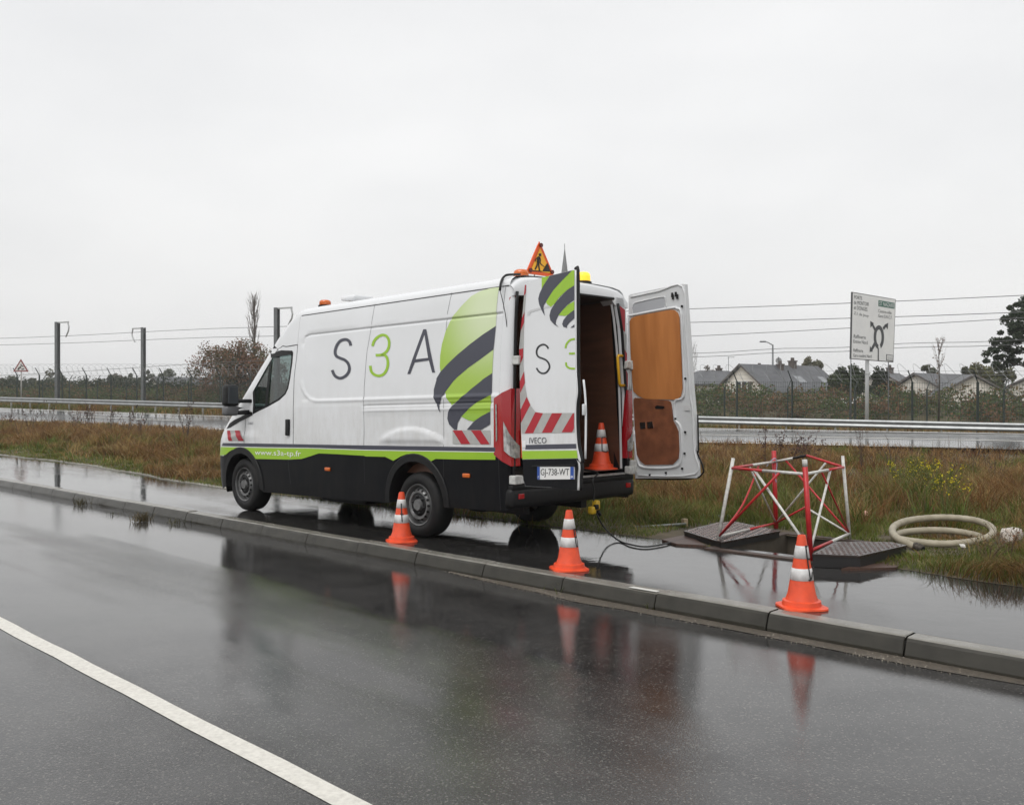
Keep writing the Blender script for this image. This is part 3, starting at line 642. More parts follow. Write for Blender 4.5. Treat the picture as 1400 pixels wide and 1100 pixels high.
# --- nose: bumper, grille, bonnet, windscreen, roof front
def nose(name, zs_, f0, m, nu=16, off=0., parent=van):
    v = []; f_ = []
    for z in zs_:
        for k in range(2*nu+1):
            t = (k-nu)/nu; sg = 1 if t >= 0 else -1; u_ = u_end(z)+(xc(z)+(u_end(z)-xc(z))*f0-u_end(z))*abs(t)
            v.append(surf(u_, z, off, sg))
    m_ = 2*nu+1
    for i in range(len(zs_)-1):
        for k in range(m_-1): f_.append((i*m_+k, (i+1)*m_+k, (i+1)*m_+k+1, i*m_+k+1))
    return smooth_angle(obj(name, v, f_, m, parent), 50)
nose('front_bumper', [.26, .30, .38, .5, .62, .72, .80], FR-.02, M_DARKB, off=.004)
nose('nose_panel', [.78, .86, .95, 1.05], FR-.02, M_WHITE)
nose('grille', [.62, .72, .86, .93], .82, M_BLACK, off=.012)
nose('bonnet', [1.04, 1.12, 1.20, 1.30, 1.36], FR-.02, M_WHITE)
nose('scuttle', [1.345, 1.38, 1.43], .20, M_BLACK, off=.006)
nose('windscreen', [1.42, 1.6, 1.8, 2.0, 2.14], .36, M_WIND)
nose('windscreen_pillar', [2.12, 2.18], .36, M_BLACK, off=.001)
nose('cab_brow', [2.16, 2.25, 2.35, 2.45, GUT], .40, M_WHITE)
for sg in (1, -1):
    lp = [(xc(z)+.03, z) for z in (1.42, 1.6, 1.8, 2.0, 2.15)]+[(xc(z)+(u_end(z)-xc(z))*.38, z) for z in (2.15, 2.0, 1.8, 1.6, 1.42)]
    on_side('windscreen_pillar', [lp], M_WHITE if sg else M_BLACK, .002, .06, van, sg)
    lp = [(xc(z)+(u_end(z)-xc(z))*a_, z) for z, a_ in ((1.0, .50), (1.17, .56), (1.14, .80), (1.0, .84))]
    on_side('headlamp', [lp], M_CLEARL, .008, .05, van, sg)
# --- roof
def outline(inset, zz):
    pts = []
    z = GUT; c = xc(z); e = u_end(z)
    us = list(np.linspace(XR+.05, c, 12))+list(np.linspace(c, e, 10))[1:]
    L_ = [surf(u_, z) for u_ in us]
    L_ = [(p[0]-inset*1.6*max(0, (p[0]-1.6)/1.0), max(0, p[1]-inset), bz(p[0], zz)) for p in L_]
    return L_
lev = [(0., GUT), (.008, GUT+.03), (.03, GUT+.062), (.08, GUT+.092), (.2, GUT+.112), (.45, GUT+.122), (.9, GUT+.125)]
v = []; f = []
rws = []
for ins, zz in lev:
    L_ = outline(ins, zz); rws.append(L_+[(p[0], -p[1], p[2]) for p in L_[::-1]])
m_ = len(rws[0])
for rw in rws: v += rw
for i in range(len(rws)-1):
    for k in range(m_-1): f.append((i*m_+k, i*m_+k+1, (i+1)*m_+k+1, (i+1)*m_+k))
smooth_angle(obj('roof', v, f, M_WHITE, van), 60)
# gutter line and shut lines
def line_on(name, pts, wd, m=M_SEAM, off=.0025, parent=van, grid=.08):
    return on_side(name, [[tuple(p) for p in stroke(pts, wd)]], m, off, grid, parent)
line_on('roof_gutter', [(XR+.06, GUT-.004), (1.0, GUT-.004), (2.25, GUT-.004)], .010)
for px_ in ((508, 383), ): pass
seams = [[(xs_top, ztop_d)]+[tuple(p) for p in dr[1:]], [tuple(p) for p in sub], [(xs_bot-.0, float(dr[-1][1])), tuple(sub[0])],
         [tuple(p) for p in doorfront], [(xs_top, ztop_d+.0), (xs_top+.25, ztop_d-.008), (2.60, 2.17)],
         [tuple(p) for p in UV([(513, 415), (508, 447), (502, 480), (498, 530), (498, 585), (499, 660)])],
         [tuple(p) for p in UV([(618, 400), (612, 437), (608, 520), (607, 600), (607.5, 690)])],
         [(XR+.102, .37), (XR+.102, 1.4), (XR+.102, GUT-.01)]]
for k, s_ in enumerate(seams): line_on('panel_seam', s_, .007 if k < 5 else .004)
# --- graphics on the flank
def decal(name, px, m, off=.004, parent=van, grid=.06): return on_side(name, [[tuple(p) for p in UV(px)]], m, off, grid, parent, 1, CU, CV)
S_ = zC([(549, 566), (538, 530), (515, 512), (488, 509), (450, 523), (420, 560), (404, 605), (403, 640), (417, 667), (450, 684), (490, 700), (522, 730), (536, 775), (528, 815), (500, 850), (462, 870), (430, 868), (398, 846), (374, 796)])
decal('letter_s', stroke(spline(S_, 4), 3.9), M_SLATE)
T_ = zC([(753, 570), (768, 525), (800, 488), (845, 466), (885, 478), (908, 520), (908, 570), (893, 610), (868, 637), (835, 653), (783, 656)])
decal('digit_three', stroke(spline(T_, 4), 3.6), M_GREEN)
T_ = zC([(835, 653), (868, 656), (890, 682), (898, 730), (890, 780), (868, 822), (835, 846), (795, 847), (757, 828), (738, 795), (733, 755)])
decal('digit_three', stroke(spline(T_, 4), 3.6), M_GREEN)
decal('letter_a', zD([(50, 970), (200, 550), (228, 550), (310, 955), (283, 957), (252, 842), (118, 862), (76, 970)]), M_SLATE)
decal('letter_a_counter', zD([(130, 832), (212, 605), (246, 818)]), M_WHITE, .0055)
# sphere of green with slate ribbons (cut off at the rear seam)
rb = lambda a, b: zD([(912, a), (880, 520)])
circ = zD([(912, 155), (830, 165), (740, 190), (650, 240), (560, 330), (470, 450), (410, 570), (375, 690), (358, 800), (355, 900), (362, 950)])
G_A = circ+zD([(430, 875), (520, 790), (640, 690), (760, 600), (882, 520), (895, 410)])
# shaded green ball: the print itself fades from pale to leaf green
def ball_green():
    m = bpy.data.materials.new('printed_green_ball'); m.use_nodes = True; t = m.node_tree; b = t.nodes['Principled BSDF']
    a = t.nodes.new('ShaderNodeVertexColor'); a.layer_name = 'Print'; t.links.new(a.outputs['Color'], b.inputs['Base Color']); b.inputs['Roughness'].default_value = .3; b.inputs['Coat Weight'].default_value = .4
    return m
M_BALL = ball_green()
def decal_ball(px, hl=None):
    o_ = decal('graphic_ball', px, M_BALL, .004, van, .035)
    at = o_.data.color_attributes.new('Print', 'FLOAT_COLOR', 'POINT'); c0 = pxs(668, 418); c1 = pxs(640, 545)
    for k, vt in enumerate(o_.data.vertices):
        p = np.array([vt.co.x, vt.co.z]); d = math.hypot(p[0]-c0[0], (p[1]-c0[1])); t = sst(.05, .85, d)
        A_, B_ = np.array([.62, .70, .45]), np.array([.33, .50, .04]); c_ = A_*(1-t)+B_*t
        t2 = sst(.85, 1.5, d); c_ = c_*(1-t2)+np.array([.16, .42, .02])*t2
        at.data[k].color = (*c_, 1)
    return o_
decal_ball(G_A)
B1L = zD([(882, 520), (760, 600), (640, 690), (520, 790), (430, 875), (362, 950), (325, 1010)])+zE([(485, 0), (468, 60), (466, 100), (476, 140), (495, 185), (513, 222)])
B1R = zE([(506, 165), (518, 115), (545, 80), (605, 0)])+zD([(520, 1000), (620, 915), (740, 830), (860, 740)])
decal('graphic_ribbon', B1L+B1R, M_SLATE, .0055)
decal_ball(zD([(860, 740), (740, 830), (620, 915), (520, 1000), (432, 1092)])+zE([(545, 82), (560, 130), (588, 168), (640, 130), (720, 60), (795, 2)])+zD([(760, 1020), (848, 962)]))
B2 = zD([(848, 962), (760, 1020)])+zE([(795, 0), (720, 60), (640, 130), (590, 175), (565, 215), (560, 260), (573, 300), (608, 336), (626, 336), (630, 290), (655, 245), (700, 198), (760, 150), (858, 98)])
decal('graphic_ribbon', B2, M_SLATE, .0055)
decal_ball(zE([(858, 98), (760, 150), (700, 198), (656, 247), (700, 270), (738, 280), (790, 245), (854, 210)]))
decal('graphic_ribbon', zE([(854, 212), (790, 245), (735, 287), (693, 336), (790, 336), (853, 298)]), M_SLATE, .0055)
decal('reflective_panel', zE([(595, 340), (853, 340), (856, 436), (596, 433)]), M_GREYT, .0045)
decal('reflective_stripe', zE([(597, 340), (660, 340), (718, 434), (655, 434)]), M_REDT, .006); decal('reflective_stripe', zE([(722, 340), (788, 340), (850, 435), (790, 435)]), M_REDT, .006)
decal('reflective_panel', zB([(180, 68), (330, 70), (374, 192), (196, 192)]), M_GREYT, .0045)
decal('reflective_stripe', zB([(178, 70), (212, 70), (240, 190), (195, 190)]), M_REDT, .006); decal('reflective_stripe', zB([(265, 70), (320, 70), (372, 190), (310, 190)]), M_REDT, .006)
decal('slate_band', zB([(128, 214), (300, 216), (600, 221), (1100, 230)])+zE([(0, 443), (440, 450), (888, 457), (888, 485), (440, 478), (0, 471)])+zB([(1100, 268), (600, 262), (300, 254), (112, 248)]), M_SLATE, .0045)
decal('white_line', zB([(108, 250), (600, 263), (1100, 269)])+zE([(0, 472), (440, 479), (888, 486), (888, 491), (440, 484), (0, 477)])+zB([(1100, 276), (600, 271), (104, 258)]), M_WHD, .004)
GR = zB([(104, 258), (300, 263), (600, 270), (1100, 276)])+zE([(0, 477), (440, 484), (888, 491), (888, 541), (640, 539), (480, 535), (447, 552), (425, 535), (395, 515), (360, 503), (320, 499), (280, 503), (240, 518), (212, 535), (190, 548), (135, 521), (0, 518)])+[(498, 622.7), (460, 620.5), (436, 619.5), (424, 623.5), (412.7, 627)]+zB([(880, 405), (500, 398), (470, 365), (430, 325), (380, 295), (330, 279), (285, 279), (235, 293), (195, 318), (160, 350), (85, 362)])
decal('green_band', GR, M_GREEN, .0035)
# web address and model badge
def side_text(txt, m, name, p0, p1, hgt):
    a_ = surf(*pxs(*p0), .006); b_ = surf(*pxs(*p1), .006); X_ = (Vector(b_)-Vector(a_)); wdt = X_.length; X_.normalize(); Zv = Vector((0, 0, 1)); N_ = X_.cross(Zv).normalized(); Yv = N_.cross(X_) * 1.0
    M_ = Matrix.Translation((Vector(a_)+Vector(b_))/2) @ Matrix((X_, Yv, N_)).transposed().to_4x4()
    return text_polys(txt, m, name, van, M_, hgt, wdt)
side_text('www.s3a-tp.fr', M_WHD, 'web_address', (349.0, 619.0), (412.0, 621.0), .085)
side_text('- DAILY', M_SLATE, 'model_badge', (338.5, 578.5), (347, 578.2), .03)
# --- rear corners, pillars, header, lamps, bumper
def rp(y, z, x=XR): return (x, y, bz(x, z))
JYR = lambda z: float(np.interp(z, [.6, 1.5, 2.2, 2.5], [.865, .835, .76, .68])); JYL = lambda z: float(np.interp(z, [.6, 1.5, 2.2, 2.5], [.895, .885, .865, .845])); JY = JYR   # half width of the door opening
for sg in (1, -1):
    JY = JYL if sg > 0 else JYR; m_ = MB(); zl = list(np.linspace(.36, GUT, 22)); rows = []
    for z in zl:
        b_ = prof(z); row = []
        for a_ in np.linspace(0, 90, 6): row.append((XR+.10-.10*math.sin(R(a_)), sg*(b_-.08+.08*math.cos(R(a_))), bz(XR, z)))
        row.append((XR, sg*min(JY(z), b_-.082), bz(XR, z))); row.append((XR+.03, sg*(min(JY(z), b_-.082)-.01), bz(XR, z))); row.append((XR+.14, sg*(min(JY(z), b_-.08)-.03), bz(XR, z)))
        rows.append(row)
    k = len(rows[0]); vv = [p for r_ in rows for p in r_]
    fs = [(i*k+j, i*k+j+1, (i+1)*k+j+1, (i+1)*k+j) for i in range(len(rows)-1) for j in range(k-1)]
    fmx = [1 if (zl[i] < .84) else (2 if j == k-2 else 0) for i in range(len(rows)-1) for j in range(k-1)]
    o_ = smooth_angle(obj('rear_pillar', vv, fs, [M_WHITE, M_DARKB, M_BLACK], van, False, fmx), 60)
    # rubber seal round the opening
    m_ = MB(); m_.tube([(XR-.012, sg*(JY(z)+.012), bz(XR, z)) for z in np.linspace(.62, 2.46, 14)], .016, 6); m_.build('door_seal', M_BLACK, van, True)
    # red and grey tape on the pillar
    for k_, (za, zb_) in enumerate(((2.44, 2.2), (2.2, 2.0), (2.0, 1.87), (1.78, 1.62), (1.62, 1.48), )):
        col_ = (M_REDT, M_GREYT, M_REDT, M_REDT, M_GREYT)[k_]; sl = .07 if k_ not in (0,) else .04
        y0, y1 = (JY((za+zb_)/2)+.022, prof((za+zb_)/2)-.085) if sg < 0 else (JY((za+zb_)/2)-.002, prof((za+zb_)/2)-.02)
        xo = (.003, .003) if sg < 0 else (.003, -.045); obj('reflective_tape', [(XR-xo[0], sg*y0, bz(XR, za)), (XR-xo[1], sg*y1, bz(XR, za-sl)), (XR-xo[1], sg*y1, bz(XR, zb_-sl)), (XR-xo[0], sg*y0, bz(XR, zb_))], [(0, 1, 2, 3)], col_, van)
    # rear lamp wrapped round the corner
    m_ = MB()
    def lampz(i, top): return [(1.50, 1.44, 1.53, 1.53)[i] if top else (.93, .86, .79, .78)[i]][0]
    plan = [(XR+.165, prof(1.1)+.004), (XR+.05, prof(1.1)+.012), (XR-.02, prof(1.1)-.045), (XR-.028, .835)]
    def lamp(name, zt, zb2, m, off=0.):
        mm = MB(); o1 = [(x-off*(.6 if i > 0 else 0), sg*(y+off*(1 if i < 2 else .2)), bz(x, zt[i])) for i, (x, y) in enumerate(plan)]; o2 = [(x-off*(.6 if i > 0 else 0), sg*(y+off*(1 if i < 2 else .2)), bz(x, zb2[i])) for i, (x, y) in enumerate(plan)]
        inn = [(XR+.10, sg*.84, bz(XR, zt[3])), (XR+.10, sg*.84, bz(XR, zb2[3]))]
        vv_ = o1+o2+inn; mm.add(vv_, [(i, i+1, i+5, i+4) for i in range(3)]+[(0, 1, 2, 3, 8), (4, 9, 7, 6, 5), (3, 7, 9, 8)]); return smooth_angle(mm.build(name, m, van), 40)
    L0 = lamp('tail_lamp', [1.44, 1.49, 1.53, 1.53], [.90, .84, .79, .79], M_REDL)
    L0.data.materials[0] = M_REDL
    # clear lens area low on the lamp
    m2 = MB(); cl = [[(.10, 1.36), (.10, .98), (.13, .92)], ]
    lens = [(XR+.030, prof(1.1)+.010, 1.22), (XR-.012, prof(1.1)-.03, 1.10), (XR-.030, .90, 1.02), (XR-.031, .842, .98), (XR-.031, .842, .87), (XR-.028, .90, .865), (XR-.018, prof(1.1)-.04, .885), (XR+.020, prof(1.1)+.012, .94)]
    obj('reversing_lens', [(x-.004, sg*(y+.004), bz(x, z)) for x, y, z in lens], [(0, 1, 6, 7), (1, 2, 5, 6), (2, 3, 4, 5)], M_CLEARL, L0)
    obj('white_edge', [(x, sg*(y+.003), bz(x, z)) for x, y, z in ((XR+.135, prof(1.1)+.010, 1.38), (XR+.115, prof(1.1)+.011, 1.385), (XR+.105, prof(1.1)+.012, 1.05), (XR+.125, prof(1.1)+.011, 1.02))], [(0, 1, 2, 3)], M_CLEARL, L0)
    # dark lamp housing behind
    # hinges on the pillar
    for z in (1.80, .66):
        m_ = MB(); m_.bevbox((XR-.035, sg*(.86 if z > 1 else .90), bz(XR, z)), (.085, .11, .085), .012); m_.box((XR-.075, sg*(.80 if z > 1 else .84), bz(XR, z)), (.03, .06, .06)); m_.build('door_hinge', mat('hinge_metal', (.62, .62, .60), .4, c2=(.4, .4, .38), nscale=20), van)
# header over the doors
v = []; ys = list(np.linspace(-.895, .895, 25)); f = []
for y in ys:
    a_ = abs(y); zt = float(np.interp(a_, [0, .3, .6, .75, .84, .88, .895], [2.65, 2.647, 2.635, 2.615, 2.58, 2.55, GUT])); zb_ = 2.52-.02*a_ if a_ < .62 else float(np.interp(a_, [.62, .66, .9], [2.5, 2.44, 2.42]))
    v += [(XR+.10, y, bz(XR, zt)), (XR+.03, y, bz(XR, zt-.012)), (XR, y, bz(XR, zt-.045)), (XR, y, bz(XR, zb_)), (XR+.16, y, bz(XR, zb_-.005))]
for i in range(len(ys)-1):
    for j in range(4): f.append((i*5+j, (i+1)*5+j, (i+1)*5+j+1, i*5+j+1))
smooth_angle(obj('rear_header', v, f, M_WHITE, van), 50)
m_ = MB(); m_.tube([(XR-.012, y, bz(XR, 2.505)) for y in np.linspace(-.63, .63, 8)], .016, 6); m_.build('door_seal', M_BLACK, van, True)
# bumper, step and sill
m_ = MB(); m_.bevbox((XR+.02, 0, bz(XR, .48)), (.13, 1.93, .20), .05); m_.bevbox((XR+.02, 0, bz(XR, .585)), (.12, 1.9, .05), .012); m_.build('rear_bumper', M_BLACK, van, True)
m_ = MB(); m_.bevbox((XR-.01, 0, bz(XR, .628)), (.05, 1.62, .022), .006); m_.build('sill_plate', mat('sill_steel', (.62, .62, .61), .35, .8, c2=(.4, .4, .4), nscale=12), van)
for sg in (1, -1):
    m_ = MB(); m_.bevbox((XR-.046, sg*.84, bz(XR, .50)), (.02, .075, .05), .006); m_.build('rear_reflector', M_REDL, van)
# --- cargo bay
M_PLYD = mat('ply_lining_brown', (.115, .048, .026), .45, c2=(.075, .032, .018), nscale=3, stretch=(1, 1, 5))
M_FLOOR = mat('cargo_floor', (.035, .030, .026), .5, c2=(.06, .05, .04), nscale=10)
def lining(name, v, m): return obj(name, [(x, y, bz(x, z)) for x, y, z in v], [(0, 1, 2, 3)], m, van)
lining('cargo_floor', [(XR+.02, .86, .67), (XR+.02, -.86, .67), (2.05, -.86, .67), (2.05, .86, .67)], M_FLOOR)
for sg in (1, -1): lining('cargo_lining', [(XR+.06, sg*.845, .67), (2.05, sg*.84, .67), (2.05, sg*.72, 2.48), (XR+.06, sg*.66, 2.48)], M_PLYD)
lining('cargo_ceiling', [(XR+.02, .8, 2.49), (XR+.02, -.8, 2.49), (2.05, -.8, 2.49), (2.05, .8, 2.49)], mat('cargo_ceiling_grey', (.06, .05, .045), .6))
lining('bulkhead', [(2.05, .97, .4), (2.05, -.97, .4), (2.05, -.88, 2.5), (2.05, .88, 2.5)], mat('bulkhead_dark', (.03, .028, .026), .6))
lining('underbody', [(XR+.1, .9, .40), (XR+.1, -.9, .40), (4.2, -.9, .40), (4.2, .9, .40)], M_BLACK)
m_ = MB()
for y in (-.45, .45): m_.box((1.4, y, .36), (5., .09, .14))
m_.tube([(0, -.8, .34), (0, .8, .34)], .06, 10); m_.bevbox((0, 0, .34), (.3, .3, .28), .08); m_.tube([(3.52, -.8, .33), (3.52, .8, .33)], .045, 8)
m_.bevbox((1.6, .55, .36), (.9, .45, .25), .05); m_.build('chassis', M_BLACK, van)
# grab handle (yellow) and load rail on the right jamb
m_ = MB(); JY = JYR
yv = lambda z, dy: (XR-.005, -(JY(z)-dy), bz(XR, z))
m_.tube([yv(1.90, .0), yv(1.90, .07), yv(1.88, .085), yv(1.60, .085), yv(1.58, .07), yv(1.58, .0)], .016, 8); m_.build('grab_handle', mat('handle_yellow', (.70, .38, .01), .4), van, True)
m_ = MB(); m_.tube([(XR+.02, -(JY(z)-.06), bz(XR, z)) for z in (.68, 1.2, 1.6, 2.0, 2.3, 2.45)], .016, 4); m_.build('jamb_strip', mat('jamb_grey', (.45, .45, .45), .4), van)
# cab inside
m_ = MB(); M_SEAT = mat('seat_cloth', (.022, .022, .024), .8)
for y in (.48, -.30, -.65):
    t_ = MB(); t_.bevbox((2.52, y, bz(2.5, 1.02)), (.5, .46, .16), .05); t_.bevbox((2.28, y, bz(2.3, 1.42)), (.16, .46, .72), .06); t_.bevbox((2.26, y, bz(2.3, 1.88)), (.11, .27, .2), .045); t_.build('seat', M_SEAT, van, True)
m_ = MB(); m_.bevbox((3.42, 0, bz(3.4, 1.27)), (.5, 1.84, .26), .06); m_.build('dashboard', M_BLACK, van, True)
m_ = MB(); m_.tube([(3.02+.10*math.sin(a_), .48+.20*math.cos(a_), bz(3, 1.45)+.17*math.sin(a_)) for a_ in np.linspace(0, 2*math.pi, 28)[:-1]], .016, 6, closed=True); m_.tube([(3.02, .48, bz(3, 1.45)), (3.25, .48, bz(3, 1.28))], .03, 8); m_.tube([(3.02, .29, bz(3, 1.45)), (3.02, .67, bz(3, 1.45))], .018, 6); m_.build('steering_wheel', M_BLACK, van, True)
lining('cab_floor', [(2.05, .95, .62), (2.05, -.95, .62), (3.9, -.9, .62), (3.9, .9, .62)], M_BLACK)
lining('cab_ceiling', [(2.05, .86, 2.2), (2.05, -.86, 2.2), (2.75, -.8, 2.2), (2.75, .8, 2.2)], mat('cab_ceiling_grey', (.3, .3, .3), .8))
# --- wheels
def wheel(x, sg):
    c = (x, sg*.835, wz)
    T = MB(); rr_ = .345; tw = .115
    pr = [(.215, -tw*.8), (.225, -tw), (.27, -tw*1.08), (.315, -tw), (.338, -tw*.78), (rr_, -tw*.5), (rr_, tw*.5), (.338, tw*.78), (.315, tw), (.27, tw*1.08), (.225, tw), (.215, tw*.8)]
    T.lathe(pr, c, 44, 'y'); ty = T.build('wheel', M_RUB, van, True)
    s_ = sg
    rm = MB(); ds = .105
    P_ = [(.222, ds), (.216, ds+.012), (.205, ds+.006), (.198, ds-.03), (.190, ds-.05), (.178, ds-.052), (.165, ds-.01), (.150, ds+.006), (.128, ds+.004), (.118, ds-.012), (.07, ds-.016), (.062, ds+.006), (.055, ds+.022), (.0, ds+.024)]
    rm.lathe([(a_, b_*s_) for a_, b_ in P_], c, 40, 'y', 0)
    ri = rm.build('rim', mat('steel_rim', (.21, .21, .21), .40, .5, c2=(.10, .10, .10), nscale=10), ty); smooth_angle(ri, 40)
    h = MB()
    for k in range(16):
        a_ = 2*math.pi*k/16; cx, cz = x+.163*math.cos(a_), wz+.163*math.sin(a_); lp = []
        for j in range(8):
            b_ = 2*math.pi*j/8; dr_ = .011*math.cos(b_); dt = .015*math.sin(b_); r_ = .160+dr_
            lp.append((x+r_*math.cos(a_)-dt*math.sin(a_), sg*(.835)+s_*(ds+.011-(max(0, r_-.150))*1.05), wz+r_*math.sin(a_)+dt*math.cos(a_)))
        h.add(lp, [tuple(range(8))])
    h.build('vent_hole', mat('hole_black', (.003, .003, .003), .9), ri)
    hb = MB()
    hb.lathe([(.118, s_*(ds-.008)), (.112, s_*(ds-.002)), (.07, s_*(ds+.0))], c, 28, 'y')
    for k in range(6):
        a_ = 2*math.pi*k/6+.3; hb.lathe([(.0, s_*(ds+.018)), (.014, s_*(ds+.016)), (.015, s_*(ds-.012))], (x+.088*math.cos(a_), c[1], wz+.088*math.sin(a_)), 6, 'y')
    hb.build('hub', M_BLACK, ri, True)
for x_ in (0., 3.52):
    for sg in (1, -1): wheel(x_, sg)
# --- rear doors, swung out
class Plane:
    def __init__(s, ht, hb, e, nsg):
        s.o = np.array(ht, float); s.e = np.array(e, float)/np.linalg.norm(e); s.d = np.array(hb, float)-s.o; s.d /= np.linalg.norm(s.d)
        n_ = np.cross(s.e, s.d); n_ /= np.linalg.norm(n_); s.n = n_ if n_[1]*nsg > 0 else -n_      # towards the camera (+y, the van's left)
        s.N = VF*s.n[0]+VL*s.n[1]+np.array([0, 0, s.n[2]]); s.P = V2W(s.o)
    def px(s, x, y, off=0.): return W2V(hit(x, y, s.P, s.N))+s.n*off
    def pts(s, L_, off=0.): return [s.px(x, y, off) for x, y in L_]
def plate(name, pts, thick, n, m, parent, mi=None):
    mb = MB(); mb.prism(pts, -np.asarray(n)*thick); o_ = mb.build(name, m, parent); return o_
def flat(name, pts, m, parent): 
    bm = bmesh.new(); vs = [bm.verts.new(tuple(p)) for p in pts]; fc = bm.faces.new(vs); bmesh.ops.triangulate(bm, faces=[fc]); return from_bm(name, bm, m, parent)
def flat_stroke(name, pts2, wd, pl, off, m, parent):
    l_ = stroke(pts2, wd); n_ = len(l_)//2; P_ = pl.pts(l_, off); return obj(name, P_, [(i, i+1, 2*n_-2-i, 2*n_-1-i) for i in range(n_-1)], m, parent)
DL = Plane((-1.42, .83, 2.58), (-1.42, .955, .60), (-.993, .115, 0), 1)
outL = z6([(392, 232), (394, 214), (470, 178), (560, 152), (740, 108), (890, 70), (912, 72), (914, 500), (916, 1100)])+z7([(926, 200), (928, 300), (914, 400), (910, 520), (914, 700), (924, 840), (938, 920), (962, 1030)])+z8([(752, 40), (768, 80), (772, 130), (764, 200), (762, 318), (748, 300), (520, 292), (310, 284), (290, 230), (283, 60)])+z7([(345, 960), (335, 730), (322, 300), (318, 0)])+z6([(312, 920), (332, 700), (352, 500), (384, 280)])
ld_ = plate('rear_door', DL.pts(outL), .05, DL.n, M_WHITE, van); ld_['label'] = 'open left rear door showing its painted outer face'
def dd(name, px, m, off=.004): return flat(name, DL.pts(px, off), m, ld_)
# rubber edge of the door
edg = z6([(894, 62), (916, 70), (918, 500), (920, 1100)])+z7([(930, 200), (932, 300), (918, 400), (914, 520), (918, 700), (928, 840), (942, 920), (966, 1030)])+z8([(755, 40), (772, 80), (777, 130), (770, 200), (768, 318)])
m_ = MB(); m_.tube(spline(DL.pts(edg, -.03), 3), .018, 8); m_.build('door_seal', M_BLACK, ld_, True)
m_ = MB(); m_.tube(spline(DL.pts(edg[1:], -.006), 3), .006, 6); m_.build('door_edge', M_WHITE, ld_, True)
# shade of the door skin's arched crease, painted as a flat grey strip
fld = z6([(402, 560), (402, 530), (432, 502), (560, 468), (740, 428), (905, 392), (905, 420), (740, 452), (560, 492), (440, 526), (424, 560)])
dd('door_crease_shade', fld, mat('crease_shade', (.55, .555, .56), .35), .0025)
dd('graphic_ball', z6([(557, 152), (640, 134), (580, 230), (556, 290)]), M_GREEN, .003)
dd('graphic_ribbon', z6([(645, 134), (882, 76), (780, 180), (680, 290), (612, 400), (580, 450), (576, 480), (592, 566), (560, 510), (530, 440), (520, 380), (535, 320), (575, 240), (620, 175)]), M_SLATE, .0035)
dd('graphic_ball', z6([(884, 77), (908, 74), (908, 235), (830, 285), (740, 370), (690, 440), (655, 468), (615, 440), (602, 412), (680, 292), (780, 182)]), M_GREEN, .003)
dd('graphic_ribbon', z6([(908, 238), (908, 395), (840, 440), (780, 500), (735, 560), (712, 610), (708, 650), (738, 684), (690, 655), (650, 610), (640, 560), (655, 500), (700, 430), (760, 360), (830, 290)]), M_SLATE, .0035)
dd('graphic_ball', z6([(908, 405), (908, 495), (850, 545), (805, 565), (765, 560), (738, 558), (785, 500), (845, 442)]), M_GREEN, .003)
dd('graphic_ribbon', z6([(908, 500), (908, 590), (850, 640), (830, 670), (828, 692), (790, 682), (778, 650), (790, 610), (830, 560), (870, 525)]), M_SLATE, .0035)
dd('graphic_ribbon', z6([(908, 655), (908, 685), (865, 692)]), M_SLATE, .0035)
SL = z6([(628, 915), (612, 888), (585, 872), (550, 876), (518, 900), (502, 940), (506, 980), (528, 1006), (565, 1020), (600, 1036), (628, 1066), (640, 1100)])+z7([(636, 30), (612, 64), (580, 80), (545, 74), (518, 52), (502, 22)])
flat_stroke('letter_s', spline(SL, 3), 2.3, DL, .003, mat('decal_black', (.02, .022, .025), .4), ld_)
for pts_ in (z6([(812, 910), (822, 868), (850, 832), (880, 816), (912, 812)]), z6([(850, 968), (880, 968), (914, 966)]), z6([(818, 1062), (820, 1090)])+z7([(832, 10), (860, 26), (914, 30)])):
    flat_stroke('digit_three', spline(pts_, 3), 2.6, DL, .003, M_GREEN, ld_)
# reflective field with red diagonals
rf = z6([(386, 232), (392, 232), (388, 330), (376, 500), (366, 700), (362, 900), (360, 1100)])+z7([(376, 190), (398, 330), (438, 428), (492, 496), (525, 507), (908, 505), (908, 716), (342, 726), (325, 300), (322, 0)])+z6([(316, 920), (334, 700), (354, 500), (372, 300)])
dd('reflective_panel', rf, M_GREYT, .003)
for pl in (z7([(397, 332), (436, 418), (335, 612), (331, 470)]), z7([(490, 496), (572, 508), (465, 722), (375, 724)]), z7([(668, 508), (778, 507), (665, 716), (560, 718)]), z7([(893, 508), (906, 508), (905, 670), (885, 712), (772, 713)]), z7([(368, 60), (378, 185), (328, 290), (322, 170)]), z6([(374, 520), (368, 640), (334, 720), (334, 690), (345, 590)]), z6([(378, 232), (391, 232), (386, 320), (366, 350)]), z6([(316, 922), (360, 912), (358, 1010), (322, 1090)])):
    dd('reflective_stripe', pl, M_REDT, .0042)
dd('slate_band', z7([(386, 848), (925, 836), (930, 886), (380, 896)]), M_SLATE, .003)
dd('green_band', z7([(347, 912), (934, 908), (944, 990), (350, 1002)]), M_GREEN, .003)
dd('lower_panel', z7([(349, 1006), (946, 994), (964, 1040)])+z8([(752, 45), (766, 80), (770, 130), (762, 200), (760, 314), (520, 290), (312, 282), (292, 230), (285, 62)]), M_DARKB, .003)
def on_plane_text(pl, txt, m, name, a, b, hgt, parent, off):
    A_, B_ = Vector(pl.px(*a, off)), Vector(pl.px(*b, off)); X_ = (B_-A_); wdt = X_.length; X_.normalize(); N_ = Vector(pl.n); Y_ = N_.cross(X_)
    return text_polys(txt, m, name, parent, Matrix.Translation((A_+B_)/2) @ Matrix((X_, Y_, N_)).transposed().to_4x4(), hgt, wdt)
